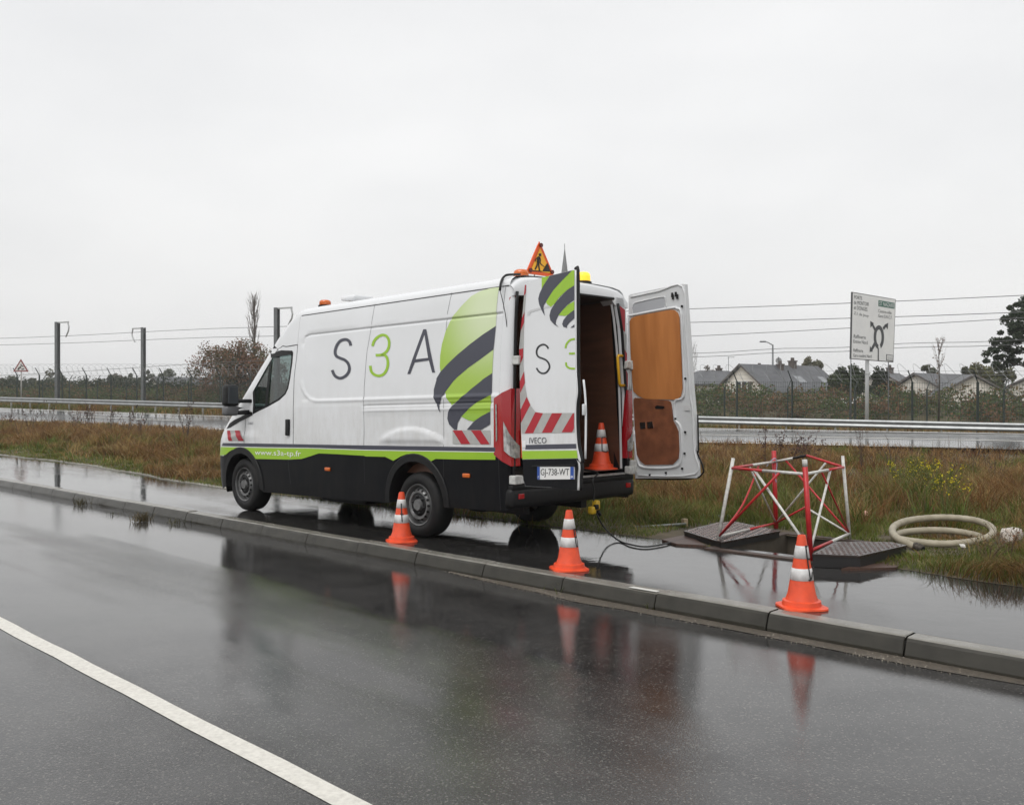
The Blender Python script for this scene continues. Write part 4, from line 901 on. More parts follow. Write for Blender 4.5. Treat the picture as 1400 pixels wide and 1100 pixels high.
on_plane_text(DL, 'IVECO', mat('badge_grey', (.10, .10, .11), .3, .6), 'maker_badge', *z7([(425, 802), (608, 798)]), .055, ld_, .0045)
# number plate
np_ = plate('number_plate', DL.pts(z8([(420, 112), (741, 114), (741, 222), (420, 224)]), .014), .012, DL.n, mat('plate_white', (.72, .72, .70), .35), ld_)
flat('plate_band', DL.pts(z8([(421, 113), (444, 113), (444, 223), (421, 223)]), .0155), mat('plate_blue', (.01, .06, .30), .35), np_)
flat('plate_band', DL.pts(z8([(709, 114.5), (740, 114.5), (740, 221.5), (709, 221.5)]), .0155), MATS['plate_blue'], np_)
on_plane_text(DL, 'GJ-738-WT', mat('plate_black', (.01, .01, .01), .4), 'plate_number', *z8([(452, 168), (700, 168)]), .078, np_, .0165)
on_plane_text(DL, '44', M_WHD, 'plate_code', *z8([(713, 200), (736, 200)]), .025, np_, .0165)
on_plane_text(DL, 'F', M_WHD, 'plate_code', *z8([(428, 204), (437, 204)]), .022, np_, .0165)
m_ = MB(); m_.prism(DL.pts(z8([(380, 100), (750, 92), (752, 108), (372, 112)]), .02), DL.n*-.02); m_.build('plate_ledge', M_BLACK, ld_)
# lock of the left door, seen beyond its edge
m_ = MB(); c_ = DL.px(*z7([(990, 470)])[0]); m_.bevbox(tuple(c_+np.array([-.0, -.03, 0])), (.02, .05, .10), .008); m_.tube(spline([tuple(DL.px(*p)+np.array([.0, -.05, 0])) for p in z7([(965, 150), (985, 350), (990, 600), (985, 1000)])], 3), .011, 6); m_.build('lock_bar', M_WHITE, ld_, True)
flat('info_sticker', DL.pts(z7([(348, 805), (386, 800), (386, 872), (350, 876)]), .0045), M_WHD, ld_)
# right door, inner side towards us
zR = Zm(780, 370, 3.6667)
DR = Plane((-1.42, -.82, 2.58), (-1.42, -.95, .59), (-1, 0, 0), 1)
outR = zR([(291, 300), (291, 126), (300, 119), (440, 90), (565, 66), (573, 68), (580, 150), (590, 290), (600, 430), (610, 600), (618, 690), (626, 780), (630, 880), (626, 905), (634, 935), (640, 1030), (632, 1038), (325, 1040), (321, 980), (318, 800), (306, 550)])
rd_ = plate('rear_door', DR.pts(outR), .05, DR.n, mat('door_inner_white', (.66, .67, .68), .35, c2=(.60, .61, .61), nscale=4), van); rd_['label'] = 'open right rear door with brown plywood boards on its inner face'
def dr_(name, px, m, off=.004, th=.004): return plate(name, DR.pts(px, off), th, DR.n, m, rd_)
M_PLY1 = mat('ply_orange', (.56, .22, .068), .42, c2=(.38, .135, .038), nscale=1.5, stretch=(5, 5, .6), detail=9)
M_PLY2 = mat('ply_dark', (.25, .088, .040), .5, c2=(.15, .052, .024), nscale=9, detail=9)
dr_('board', zR([(299, 255), (308, 238), (330, 228), (500, 196), (522, 197), (540, 212), (548, 235), (558, 440), (563, 590), (555, 628), (535, 646), (378, 642), (345, 628), (318, 604), (313, 560), (304, 400)]), M_PLY1, .012, .012)
dr_('board', zR([(318, 645), (326, 636), (490, 650), (505, 658), (511, 690), (517, 752), (530, 775), (543, 805), (547, 900), (543, 940), (515, 970), (376, 972), (352, 952), (335, 920), (326, 800)]), M_PLY2, .012, .012)
# pressed frame: raised beads round the boards and the edge
bd = lambda L_, r_, off: MB().tube(spline(DR.pts(zR(L_), off), 4), r_, 8)
bd([(300, 600), (296, 400), (293, 240), (310, 224), (500, 188), (535, 190), (556, 220), (566, 440), (572, 600), (560, 640), (524, 655), (524, 740), (545, 770), (556, 810), (558, 930), (525, 982), (372, 985), (335, 945), (320, 800)], .014, .002).build('pressed_bead', MATS['door_inner_white'], rd_, True)
bd([(303, 132), (440, 103), (562, 80), (578, 290), (590, 440), (600, 620), (612, 700), (620, 900), (626, 1018), (340, 1026)], .010, .002).build('pressed_bead', MATS['door_inner_white'], rd_, True)
dr_('pressed_recess', zR([(310, 185), (318, 168), (335, 160), (460, 134), (474, 142), (476, 160), (468, 186), (330, 215), (314, 208)]), mat('recess_grey', (.42, .43, .45), .4), .003, .003)
bd([(310, 190), (318, 166), (335, 158), (460, 131), (476, 142), (477, 162), (470, 188), (330, 218), (312, 210), (310, 190)], .007, .003).build('pressed_bead', MATS['door_inner_white'], rd_, True)
m_ = MB()
for p in zR([(512, 122), (530, 118), (538, 130), (516, 132), (561, 178), (578, 540), (528, 741), (577, 808), (574, 915), (562, 990), (480, 1012), (400, 1022)]):
    c_ = DR.px(*p, .010); MB().bevbox(tuple(c_), (.022, .012, .022 if p[1] > 410 else .05), .004).build('latch_fitting', M_BLACK, rd_)
dr_('latch_plate', zR([(570, 675), (596, 672), (600, 700), (574, 702)]), mat('latch_white', (.6, .6, .6), .4), .008, .008)
dr_('handle_slot', zR([(426, 682), (436, 674), (470, 678), (476, 686), (466, 692), (430, 692)]), M_BLACK, .0145, .004)
for q_ in ([(352, 760), (378, 757), (381, 790), (355, 792)], [(388, 757), (414, 754), (420, 788), (391, 790)]): MB().prism(DR.pts(zR(q_), .018), DR.n*-.008).build('lock_plate', M_CHROME, rd_)
bd([(632, 720), (636, 900), (630, 912), (641, 1035), (325, 1042)], .009, -.02).build('door_seal', M_BLACK, rd_, True)
MB().bevbox((-1.40, -.87, bz(XR, 1.80)), (.10, .04, .10), .01).build('door_hinge', MATS['hinge_metal'], van); MB().bevbox((-1.40, -.94, bz(XR, .70)), (.10, .04, .13), .01).build('door_hinge', MATS['hinge_metal'], van)
# --- roof equipment
def rear_at(px, py, x): return W2V(hit(px, py, VO+VF*x, VF))
def side_at(px, py, y): return W2V(hit(px, py, VO+VL*y, VL))
def beacon(name, p, h_, r_, lit):
    e = MB(); e.lathe([(0, 0), (r_*1.25, 0), (r_*1.25, h_*.3), (r_*1.05, h_*.36)], p, 20); o_ = e.build(name, M_BLACK, van); smooth_angle(o_, 40)
    e = MB(); e.lathe([(r_*1.0, h_*.34), (r_*1.08, h_*.40), (r_*1.02, h_*.6), (r_*1.06, h_*.64), (r_*.98, h_*.86), (r_*.7, h_*.98), (0, h_)], p, 20)
    e.build('beacon_lens', mat('beacon_lit', (.8, .40, .02), .25, emit=(1., .60, .06), estr=1.0) if lit else M_AMB, o_, True)
    if lit:
        e = MB(); e.lathe([(0, h_*.45), (r_*.35, h_*.5), (r_*.35, h_*.8), (0, h_*.85)], (p[0]-r_*.3, p[1]+r_*.2, p[2]), 10); e.build('bulb', mat('beacon_bulb', (1, .9, .4), .3, emit=(1, .8, .25), estr=6), o_)
    return o_
pl_ = rear_at(712.5, 377, -1.02); beacon('roof_beacon', (pl_[0], pl_[1], 2.645), .125, .075, False)
pr_ = rear_at(797.5, 392, -1.18); beacon('roof_beacon', (pr_[0], pr_[1], 2.655), .150, .072, True)
pf_ = side_at(444.5, 416, .5); beacon('roof_beacon', (pf_[0], .5, pf_[2]-.045), .10, .07, False)
v_ = side_at(488, 405, .25); MB().bevbox((v_[0], .25, v_[2]-.03), (.28, .3, .06), .02).build('roof_vent', M_WHITE, van, True)
# triangular roadworks sign, folded up on the roof
XT = -1.02
tri = [rear_at(*p, XT) for p in z2([(214, 26), (163, 152), (271, 158)])]
tri[1][2] = tri[2][2] = (tri[1][2]+tri[2][2])/2
tc_ = sum(tri)/3
def inset(k): return [tc_+(p-tc_)*k for p in tri]
def rounded(P3, r_):
    o_ = []
    for i in range(3):
        a_, b_, c_ = P3[i-1], P3[i], P3[(i+1) % 3]
        d1 = (a_-b_)/np.linalg.norm(a_-b_); d2 = (c_-b_)/np.linalg.norm(c_-b_)
        for t in (1, .55, .2, 0): o_.append(b_+d1*r_*t*.9+(d2*r_*.12*(1-t)))
        for t in (.2, .55, 1): o_.append(b_+d2*r_*t*.9+(d1*r_*.12*(1-t)))
    return o_
m_ = MB(); m_.prism([p+np.array([0, 0, 0]) for p in rounded(inset(1.0), .06)], (.014, 0, 0)); sg_ = m_.build('roadworks_sign', mat('sign_orange', (.75, .10, .012), .35), van)
fl3 = lambda nm, P_, m, x: flat(nm, [p+np.array([x, 0, 0]) for p in P_], m, sg_)
fl3('sign_face', rounded(inset(.70), .03), mat('sign_yellow', (.85, .42, .015), .35), -.004)
ex = lambda L_: [rear_at(*p, XT) for p in Zm(680, 320, 6.875)(L_)]
M_SB = mat('sign_black', (.012, .010, .008), .5)
for pts_, wd in (([(397, 183), (397, 208)], 24), ([(388, 212), (381, 240), (378, 268)], 27), ([(393, 218), (402, 245), (398, 268), (414, 294)], 9), ([(378, 216), (358, 236), (350, 260)], 9), ([(378, 262), (366, 300), (350, 334)], 14), ([(384, 262), (386, 305), (393, 346)], 14), ([(396, 272), (440, 312)], 6)):
    l_ = stroke(spline([np.array(p, float) for p in pts_], 3), wd); n_ = len(l_)//2; obj('pictogram_man', [p+np.array([-.007, 0, 0]) for p in ex(l_)], [(i, i+1, 2*n_-2-i, 2*n_-1-i) for i in range(n_-1)], M_SB, sg_)
fl3('pictogram_heap', ex([(420, 352), (430, 325), (445, 318), (455, 285), (468, 272), (480, 300), (486, 335), (496, 354)]), M_SB, -.007)
fl3('pictogram_ground', ex([(330, 340), (420, 347), (420, 355), (328, 350)]), M_SB, -.007)
for p in ex([(405, 105), (307, 340), (510, 358)]):
    e = MB(); e.lathe([(0, -.0), (.022, 0), (.022, .012)], (0, 0, 0), 14, 'z', 0, lambda x, y, z: (p[0]-.006-z, p[1]+x, p[2]+y)); e.lathe([(0, .012), (.022, .012)], (0, 0, 0), 14, 'z', 0, lambda x, y, z: (p[0]-.006-z, p[1]+x, p[2]+y)); e.build('sign_lamp', mat('sign_lamp_dark', (.10, .012, .01), .25), sg_)
m_ = MB(); m_.tube([tri[0]+np.array([.05, -.05, -.12]), np.array([XT+.55, -.28, 2.63])], .006, 6); m_.tube([tri[0]+np.array([.03, 0, -.1]), np.array([XT+.35, .14, 2.63])], .008, 6); m_.bevbox((XT+.05, tc_[1], 2.67), (.14, .40, .06), .01); m_.build('sign_bracket', M_BLACK, sg_)
m_ = MB(); m_.bevbox((-1.16, pr_[1]+.02, 2.645), (.16, .20, .03), .01); m_.build('beacon_plinth', mat('rust_bracket', (.10, .03, .018), .6), van)
# cable from the beacon down the rear corner
cb = [rear_at(*p, -1.12) for p in z6([(320, 118)])]+[rear_at(*p, -1.18) for p in z6([(205, 122), (160, 135), (128, 175)])]+[rear_at(*p, -1.24) for p in z6([(112, 235), (107, 295)])]
m_ = MB(); m_.tube(spline(cb, 5), .012, 8); m_.tube(spline([cb[-1]]+[rear_at(*p, -1.30) for p in z6([(130, 380), (160, 520), (178, 650), (190, 790), (200, 880)])], 5), .004, 6); m_.build('beacon_cable', M_BLACK, van, True)
m_ = MB(); m_.bevbox((-1.392, .80, 1.48), (.006, .05, .62), .002); m_.bevbox((-1.395, .81, 1.03), (.012, .055, .28), .004); m_.build('tie_strap', mat('strap_orange', (.62, .10, .015), .6), van)

# ================================================================== SMALL THINGS AROUND THE VAN
M_CONE = mat('cone_orange', (.80, .085, .022), .42, c2=(.60, .058, .017), nscale=11, detail=9); M_CONEW = mat('cone_band', (.74, .73, .72), .38, c2=(.48, .47, .46), nscale=14, detail=9)
def cone(loc, rz_, label, lean=(0, 0), mark=0):
    t = thing('traffic_cone', loc, rz_, label, 'cone', 'orange traffic cones'); t.rotation_euler = (lean[0], lean[1], rz_)
    prof_ = lambda z: float(np.interp(z, [.035, .08, .50], [.120, .098, .028]))
    m_ = MB(); b_ = .155; cc = []
    for k in range(24):
        a_ = 2*math.pi*k/24; x, y = math.cos(a_), math.sin(a_); s_ = b_/max(abs(x), abs(y))*.0+b_*min(1/max(abs(x), abs(y)), 1.22); cc.append((x*s_, y*s_))
    v = [(x, y, 0) for x, y in cc]+[(x*.99, y*.99, .012) for x, y in cc]+[(.135*math.cos(2*math.pi*k/24), .135*math.sin(2*math.pi*k/24), .018) for k in range(24)]+[(.130*math.cos(2*math.pi*k/24), .130*math.sin(2*math.pi*k/24), .05) for k in range(24)]+[(.112*math.cos(2*math.pi*k/24), .112*math.sin(2*math.pi*k/24), .056) for k in range(24)]
    f = [(i*24+k, i*24+(k+1) % 24, (i+1)*24+(k+1) % 24, (i+1)*24+k) for i in range(4) for k in range(24)]+[tuple(range(24))[::-1]]
    smooth_angle(obj('base', v, f, M_CONE, t), 40)
    m_.lathe([(prof_(.05), .05), (prof_(.1), .10), (prof_(.3), .3), (prof_(.49), .49), (.026, .502), (.02, .505), (.02, .49)], seg=28); smooth_angle(m_.build('body', M_CONE, t), 40)
    for za, zb_ in ((.195, .275), (.345, .430)):
        e = MB(); e.lathe([(prof_(za)+.0005, za-.001), (prof_(za)+.0025, za), (prof_(zb_)+.0025, zb_), (prof_(zb_)+.0005, zb_+.001)], seg=28); e.build('reflective_band', M_CONEW, t, True)
    # hand-painted mark in black
    def cp(a_, z): r_ = prof_(z)+.0045; return (r_*math.cos(a_), r_*math.sin(a_), z)
    ms = {1: [[(-1.75, .39), (-1.70, .30), (-1.62, .21)], [(-1.85, .285), (-1.45, .283)]], 2: [[(-1.05, .345), (-.98, .25), (-.92, .20)], [(-.60, .345), (-.62, .25), (-.65, .20)], [(-1.05, .345), (-.60, .347)], [(-.98, .278), (-.62, .278)], [(-.92, .20), (-.65, .20)]],
          3: [[(-1.30, .43), (-1.28, .36), (-1.22, .27), (-1.18, .20)], [(-1.18, .20), (-.95, .22), (-.72, .25)], [(-1.30, .43), (-.95, .43)], [(-1.26, .345), (-.85, .34)], [(-1.35, .20), (-1.15, .205)]], 4: [[(-1.9, .345), (-1.2, .35)], [(-1.9, .20), (-1.4, .19), (-1.1, .20)], [(-1.95, .34), (-1.95, .20)]]}.get(mark, [])
    e = MB()
    for ln in ms:
        L_ = spline([np.array(p) for p in ln], 5)
        for a_, b2 in zip(L_[:-1], L_[1:]):
            wd = .0055; p, q_ = np.array([a_[0]*prof_(a_[1]), a_[1]]), np.array([b2[0]*prof_(b2[1]), b2[1]]); d_ = (q_-p)/(np.linalg.norm(q_-p)+1e-9); nn = np.array([-d_[1], d_[0]])*wd; p = p-d_*.004; q_ = q_+d_*.004
            e.add([cp(x/prof_(z), z) for x, z in (p+nn, p-nn, q_-nn, q_+nn)], [(0, 1, 2, 3)])
    if ms: e.build('painted_mark', mat('marker_black', (.012, .012, .012), .5), t)
    return t
g_ = ground(549, 739.5); cone(g_, .25, 'orange and white cone on the kerb beside the van\'s rear wheel', mark=1)
g_ = ground(778, 777.5); cone(g_, .2, 'orange and white cone on the kerb behind the van\'s rear bumper', mark=2)
g_ = ground(1096, 829.5); cone(g_, .12, 'orange and white cone on the kerb in front of the red and white manhole guard', mark=3)
ci = rear_at(822, 635, -1.12); cone(V2W((-1.12, ci[1], bz(-1.12, .672))), .4, 'orange and white cone standing inside the van on the cargo floor', mark=4)
# folding red and white manhole guard
M_GR = mat('guard_red', (.50, .018, .022), .4, c2=(.38, .015, .018), nscale=18); M_GW = mat('guard_white', (.68, .67, .63), .4, c2=(.45, .44, .41), nscale=25, detail=7)
gA, gB, gC, gD = ground(980, 747), ground(1061, 722), ground(1109, 768), ground(1162, 737)
zg = Zm(920, 590, 5.3846)
def up_at(base, px, py): return atZ(px, py, base[1])
tA, tB, tC, tD = up_at(gA, 1002.5, 626), up_at(gB, 1058, 616), up_at(gC, 1100, 628), up_at(gD, 1152, 623)
gd = thing('manhole_guard', (gA+gC+gB+gD)/4*np.array([1, 1, 0]), 0, 'folding red and white tubular guard frame standing over the open manhole', 'guard'); GO = np.array(gd.location)
def rod(name, a_, b_, r_, ca, cb_=None, split=.5):
    e = MB(); a_ = np.array(a_)-GO; b_ = np.array(b_)-GO
    if cb_ is None: e.tube([a_, b_], r_, 8); return e.build(name, ca, gd, True)
    m2_ = a_+(b_-a_)*split; e.tube([a_, m2_], r_, 8, 0); e.tube([m2_, b_], r_, 8, 1); return e.build(name, [ca, cb_], gd, True)
rod('leg', gA, tA, .018, M_GW); rod('leg', gB, tB, .026, M_GR); rod('leg', gC, tC, .024, M_GR, M_GW, .93); rod('leg', gD, tD, .017, M_GW)
def rl(g_, t_, z): k = (z-g_[2])/(t_[2]-g_[2]); return g_+(t_-g_)*k
rA, rB, rC, rD = rl(gA, tA, .775), rl(gB, tB, .75), rl(gC, tC, .785), rl(gD, tD, .75)
mBD = (rB+rD)/2; rE = atZ(1103, 622.5, mBD[1])
rod('rail', rA, rB, .014, M_GR, M_GW, .45); rod('rail', rB, rE, .014, M_GW, M_BLACK, .6); rod('rail', rE, rD, .014, M_GR); rod('rail', rA, rC, .014, M_GR, M_GW, .45); rod('rail', rC, rD, .014, M_GW, M_GR, .55)
lerp = lambda a_, b_, t: a_+(b_-a_)*t
fA, fB, fC, fD = rl(gA, tA, .10), rl(gB, tB, .06), rl(gC, tC, .10), rl(gD, tD, .06)
rod('brace', fA, lerp(rA, rC, .68), .013, M_GR); rod('brace', lerp(rA, rC, .33), fC, .013, M_GW)
e = MB(); e.tube(spline([fA-GO, lerp(fA, lerp(rA, rB, .62), .5)-GO+np.array([.03, 0, -.06]), lerp(rA, rB, .62)-GO], 6), .010, 8); e.build('brace', M_GR, gd, True)
rod('brace', lerp(rA, rB, .38), fB, .010, M_GW)
rod('brace', fB, lerp(rE, rD, .55), .011, M_GW); rod('brace', lerp(rB, rE, .35), fD, .011, M_GR)
rod('brace', fC, lerp(rC, rD, .62), .012, M_GW); rod('brace', lerp(rC, rD, .38), fD, .009, M_GR)
rod('bottom_rail', fA, fB, .013, M_GW, M_GR, .5); rod('bottom_rail', fC, fD, .016, M_GR, M_GW, .5)
fE = atZ(1101, 693, mBD[1]); rod('bottom_rail', fB, fE, .011, M_GR); rod('bottom_rail', fE, fD, .011, M_GW)
e = MB(); e.tube(spline([rl(gB, tB, .72)-GO+np.array(p) for p in ((-.10, -.05, -.02), (-.05, -.06, .05), (.0, -.05, .07), (.02, -.04, .0), (0, -.05, -.13), (.01, -.05, -.2))], 5), .005, 6); e.build('tie_cord', mat('cord_blue', (.30, .36, .48), .7), gd, True)
# chamber: pit, rim and two chequer-plate lids propped beside it
M_IRON = mat('chequer_iron', (.022, .018, .017), .38, .4, c2=(.05, .03, .023), nscale=12, rough2=.22); M_IRONB = mat('lid_side', (.010, .009, .009), .5)
ch = thing('manhole_chamber', K((PITS[0]+PITS[1])/2, (PITN[0]+PITN[1])/2, 0), 0, 'open rectangular manhole chamber with rusty rim under the guard frame', 'manhole'); CO = np.array(ch.location)
sa, sb = PITS; na, nb = PITN[0]-.22, PITN[1]
def ring(zf, ins): return [K(s, n, zf)-CO for s, n in ((sa+ins, na+ins), (sb-ins, na+ins), (sb-ins, nb-ins), (sa+ins, nb-ins))]
v = ring(.012, -.10)+ring(.012, .0)+ring(-.9, .0); f = [(i, (i+1) % 4, 4+(i+1) % 4, 4+i) for i in range(4)]
obj('rim', ring(.012, -.10)+ring(.012, .0)+ring(-.06, -.10)+ring(-.06, 0), f+[(8+i, i, (i+1) % 4, 8+(i+1) % 4) for i in range(4)]+[(4+i, 12+i, 12+(i+1) % 4, 4+(i+1) % 4) for i in range(4)], mat('rusty_rim', (.07, .04, .028), .6, c2=(.035, .025, .02), nscale=14), ch)
obj('pit_wall', ring(.0, .001)+ring(-.9, .001), [(i, 4+i, 4+(i+1) % 4, (i+1) % 4) for i in range(4)]+[(4, 7, 6, 5)], mat('pit_concrete', (.09, .075, .055), .8, c2=(.05, .04, .03), nscale=4), ch)
def lid(corners_px, z_top, label, lip, thick):
    P_ = [ground(x, y, z) for (x, y), z in zip(corners_px, z_top)]; c_ = sum(P_)/len(P_); c0 = np.array([c_[0], c_[1], 0])
    t = thing('manhole_cover', c0, 0, label, 'lid', 'chequer-plate manhole lids'); L_ = [p-c0 for p in P_]
    a_, b_, d_ = L_[0], L_[1], L_[-1]; n_ = np.cross(b_-a_, d_-a_); n_ = n_/np.linalg.norm(n_); n_ = n_ if n_[2] > 0 else -n_
    MB().prism(L_, -n_*.018).build('plate', M_IRON, t)
    c2 = sum(L_)/len(L_); inn = [c2+(p-c2)*.985-n_*.018 for p in L_]
    e = MB()
    for i in range(len(inn)):
        p, q_ = inn[i], inn[(i+1) % len(inn)]; dn = n_*(thick-.018); e.add([p, q_, np.array([q_[0], q_[1], max(.002, q_[2]-thick)]), np.array([p[0], p[1], max(.002, p[2]-thick)])], [(0, 1, 2, 3)])
    e.build('lid_frame', M_IRONB, t)
    # raised lozenges
    U = (b_-a_)/np.linalg.norm(b_-a_); W_ = np.cross(n_, U); e = MB()
    l2 = [((p-a_) @ U, (p-a_) @ W_) for p in L_]
    def inside(x, y):
        r_ = False; j = len(l2)-1
        for i in range(len(l2)):
            if ((l2[i][1] > y) != (l2[j][1] > y)) and x < (l2[j][0]-l2[i][0])*(y-l2[i][1])/(l2[j][1]-l2[i][1])+l2[i][0]: r_ = not r_
            j = i
        return r_
    x0, x1 = min(p[0] for p in l2), max(p[0] for p in l2); y0, y1 = min(p[1] for p in l2), max(p[1] for p in l2); st = .046
    for i, x in enumerate(np.arange(x0, x1, st)):
        for j, y in enumerate(np.arange(y0, y1, st)):
            if not (inside(x-.02, y-.02) and inside(x+.02, y+.02) and inside(x-.02, y+.02) and inside(x+.02, y-.02)): continue
            da, db = (.017, .009) if (i+j) % 2 else (.009, .017)
            cc = a_+U*x+W_*y; pts_ = [cc+U*da, cc+W_*db, cc-U*da, cc-W_*db]; tp_ = [cc+(p-cc)*.5+n_*.006 for p in pts_]
            e.add(pts_+tp_, [(4, 5, 6, 7), (0, 1, 5, 4), (1, 2, 6, 5), (2, 3, 7, 6), (3, 0, 4, 7)])
    o_ = e.build('chequer_pattern', mat('chequer_worn', (.16, .13, .125), .26, .75, c2=(.09, .06, .05), nscale=15), t); o_['kind'] = 'stuff'
    return t
lid([(934.6, 725.4), (986, 740.9), (1066.6, 725.4), (1005.7, 712.6), (980, 714)], [.07]*5, 'diamond-shaped chequer-plate lid lying on the grass between the guard frame and the steel bars', 0, .068)
lid([(1110, 757), (1176, 759.5), (1240, 745), (1218, 740.5), (1142, 740)], [.115]*5, 'rusty chequer-plate lid lying between the guard frame and the coiled hose', 0, .115)
# rusty base grating edges showing beside the lids
for k, L_ in enumerate(([(905, 737), (940, 730), (965, 745), (925, 743)], [(1150, 777), (1232, 757), (1262, 752), (1225, 775)])):
    P_ = [ground(x, y, .018) for x, y in L_]; c_ = sum(P_)/4; t = MB().prism([p-c_ for p in P_], (0, 0, -.05)).build('lid_frame', mat('rust_chequer', (.10, .048, .03), .5, .2, c2=(.04, .025, .02), nscale=60), ch); t.location = tuple(c_-CO)
# coiled hose
hc = np.array([4.50, 9.82, 0]); M_HOSE = mat('hose_grey_beige', (.36, .32, .235), .5, c2=(.24, .21, .15), nscale=7, detail=7, bump=.3, bscale=60)
hs = thing('suction_hose', hc, 0, 'thick beige ribbed hose coiled on the grass beside the manhole lid', 'hose')
pth = [atZ(x, y, Z)-hc for x, y, Z in ((1256, 750.5, 9.0), (1241, 744.5, 9.1), (1227, 737, 9.3), (1220, 728, 9.6), (1225, 719, 9.95), (1246, 712, 10.2), (1288, 708.5, 10.3), (1328, 711.5, 10.2), (1351, 719, 9.95), (1358, 728, 9.7), (1349, 736.5, 9.4), (1324, 742.5, 9.22), (1290, 745, 9.17), (1256, 742.5, 9.25), (1231, 738.5, 9.45), (1222, 734, 9.7), (1238, 728.5, 10.0), (1270, 726, 10.12), (1300, 727, 10.1), (1326, 731, 9.95), (1340, 735, 9.75))]
pth = [p+np.array([0, 0, .012]) for p in pth]
e = MB(); sp = spline(pth, 12); e.tube(sp, [.0355+.0016*math.sin(i*2.1) for i in range(len(sp))], 12, cap=True); e.build('hose', M_HOSE, hs, True)
d0 = np.array(pth[0])-np.array(pth[1]); d0 /= np.linalg.norm(d0); p0 = np.array(pth[0])
e = MB(); e.tube([p0-d0*.05, p0-d0*.03, p0+d0*.045], .040, 14); e.tube([p0+d0*.0, p0+d0*.012], .045, 14); e.tube([p0-d0*.035, p0-d0*.025], .045, 14); e.build('coupling', mat('coupling_dark', (.05, .04, .03), .45, .4), hs, True)
e = MB(); e.tube([p0+d0*.044, p0+d0*.0465], .029, 14); e.build('hose_mouth', MATS['hole_black'], hs)
# white sack, litter, steel bars, block
def lump(name, c, d, m, label, cat, seed, sub=3, amp=.12, group=None):
    bm = bmesh.new(); bmesh.ops.create_icosphere(bm, subdivisions=sub, radius=1.); r_ = np.random.default_rng(seed); ph = r_.uniform(0, 6, 9)
    for q_ in bm.verts:
        p = q_.co.copy(); k = 1+amp*(math.sin(p.x*2.3+ph[0])*math.sin(p.y*2.7+ph[1])+.6*math.sin(p.z*4+ph[2]+p.x*3)+.4*math.sin(p.y*6+ph[3]))
        p = Vector((math.copysign(abs(p.x)**.5, p.x)*.9-.25*p.z, math.copysign(abs(p.y)**.5, p.y)*.9, math.copysign(abs(p.z)**.5, p.z)*.9))
        q_.co = Vector((p.x*d[0]*k, p.y*d[1]*k, max(-.2*d[2], p.z*d[2]*k)))
    o_ = from_bm(name, bm, m, None, True); o_.location = tuple(c); return tag(o_, label, cat, group)
ws = ground(1381, 741); e = MB(); e.bevbox((0, 0, .07), (.20, .16, .15), .045, 0, lambda x, y, z: (x*(1-.9*z)+.05*z+.012*math.sin(z*40+y*22), y*(1-.5*z)+.012*math.sin(x*33+z*20), z+.012*math.sin(x*28+y*19))); o_ = e.build('white_sack', mat('sack_white', (.60, .56, .51), .6, c2=(.46, .40, .35), nscale=9, bump=.6, bscale=25), None, True); o_.location = tuple(ws); o_.rotation_euler = (0, .1, .5); tag(o_, 'off-white crumpled sack in the weeds beside the coiled hose', 'sack')
lump('litter_wrapper', ground(1184, 715)+np.array([0, 0, .10]), (.03, .02, .035), mat('wrapper_orange', (.65, .28, .18), .5, c2=(.8, .6, .5), nscale=60), 'small orange and white crumpled wrapper in green grass behind the manhole lid', 'litter', 5, 2, .3)
lump('litter_paper', ground(1317, 756)+np.array([0, 0, .06]), (.028, .02, .03), mat('paper_white', (.7, .68, .65), .6), 'scrap of white paper caught in the grass below the coiled hose', 'litter', 6, 2, .3)
def bar(p, q_, z0, z1_, r_, label):
    a_, b_ = ground(*p, z0), ground(*q_, z1_); t = MB(); c_ = (a_+b_)/2*np.array([1, 1, 0]); t.tube([a_-c_, b_-c_], r_, 8); o_ = t.build('steel_bar', mat('galvanised_bar', (.27, .28, .26), .42, .6, c2=(.18, .19, .17), nscale=12), None, True); o_.location = tuple(c_); return tag(o_, label, 'bar', 'steel bars on the grass')
bar((866, 721), (938, 716), .02, .06, .016, 'grey steel bar lying from the van to the pale wooden block')
bar((919, 703), (1004, 706), .03, .03, .014, 'thin grey steel bar lying in the grass behind the chequer-plate lid')
wb = ground(936, 722); e = MB(); e.bevbox((0, 0, .055), (.06, .05, .11), .006); o_ = e.build('wooden_block', mat('pale_wood', (.42, .33, .20), .7, c2=(.3, .22, .13), nscale=20)); o_.location = tuple(wb); o_.rotation_euler = (0, 0, .6); tag(o_, 'small pale wooden block at the corner of the chequer-plate lid', 'block')
# electric cable with yellow connector
P_ = [V2W((-1.1, -.30, bz(XR, .69))), V2W((XR-.03, -.33, bz(XR, .665)))]+[V2W(rear_at(*p, -1.44)) for p in z8([(893, 230), (905, 320), (903, 400), (910, 460)])]
c1 = [V2W(rear_at(*p, -1.47)) for p in z8([(945, 560), (1010, 660)])]+[ground(x, y, .012) for x, y in ((845, 738), (862, 744), (882, 747), (905, 744), (925, 739), (945, 735))]
o_ = MB(); base = np.array([c1[2][0], c1[2][1], 0]); o_.tube([p-base for p in spline(P_+c1, 6)], .0085, 8)
t = o_.build('power_cable', mat('cable_black', (.016, .016, .016), .45), None, True); t.location = tuple(base); tag(t, 'black power cable hanging from the cargo sill and running to the manhole', 'cable')
pc = V2W(rear_at(812, 693, -1.45)); t = thing('cable_connector', pc-np.array([0, 0, .08]), VYAW, 'yellow and black plug connectors hanging on the cable below the van sill', 'connector'); M_YEL = mat('connector_yellow', (.62, .40, .02), .4, c2=(.45, .28, .02), nscale=15)
e = MB(); e.bevbox((-.03, 0, .05), (.07, .07, .08), .018); e.bevbox((.035, 0, .10), (.06, .07, .10), .018); e.build('plug', M_YEL, t, True)
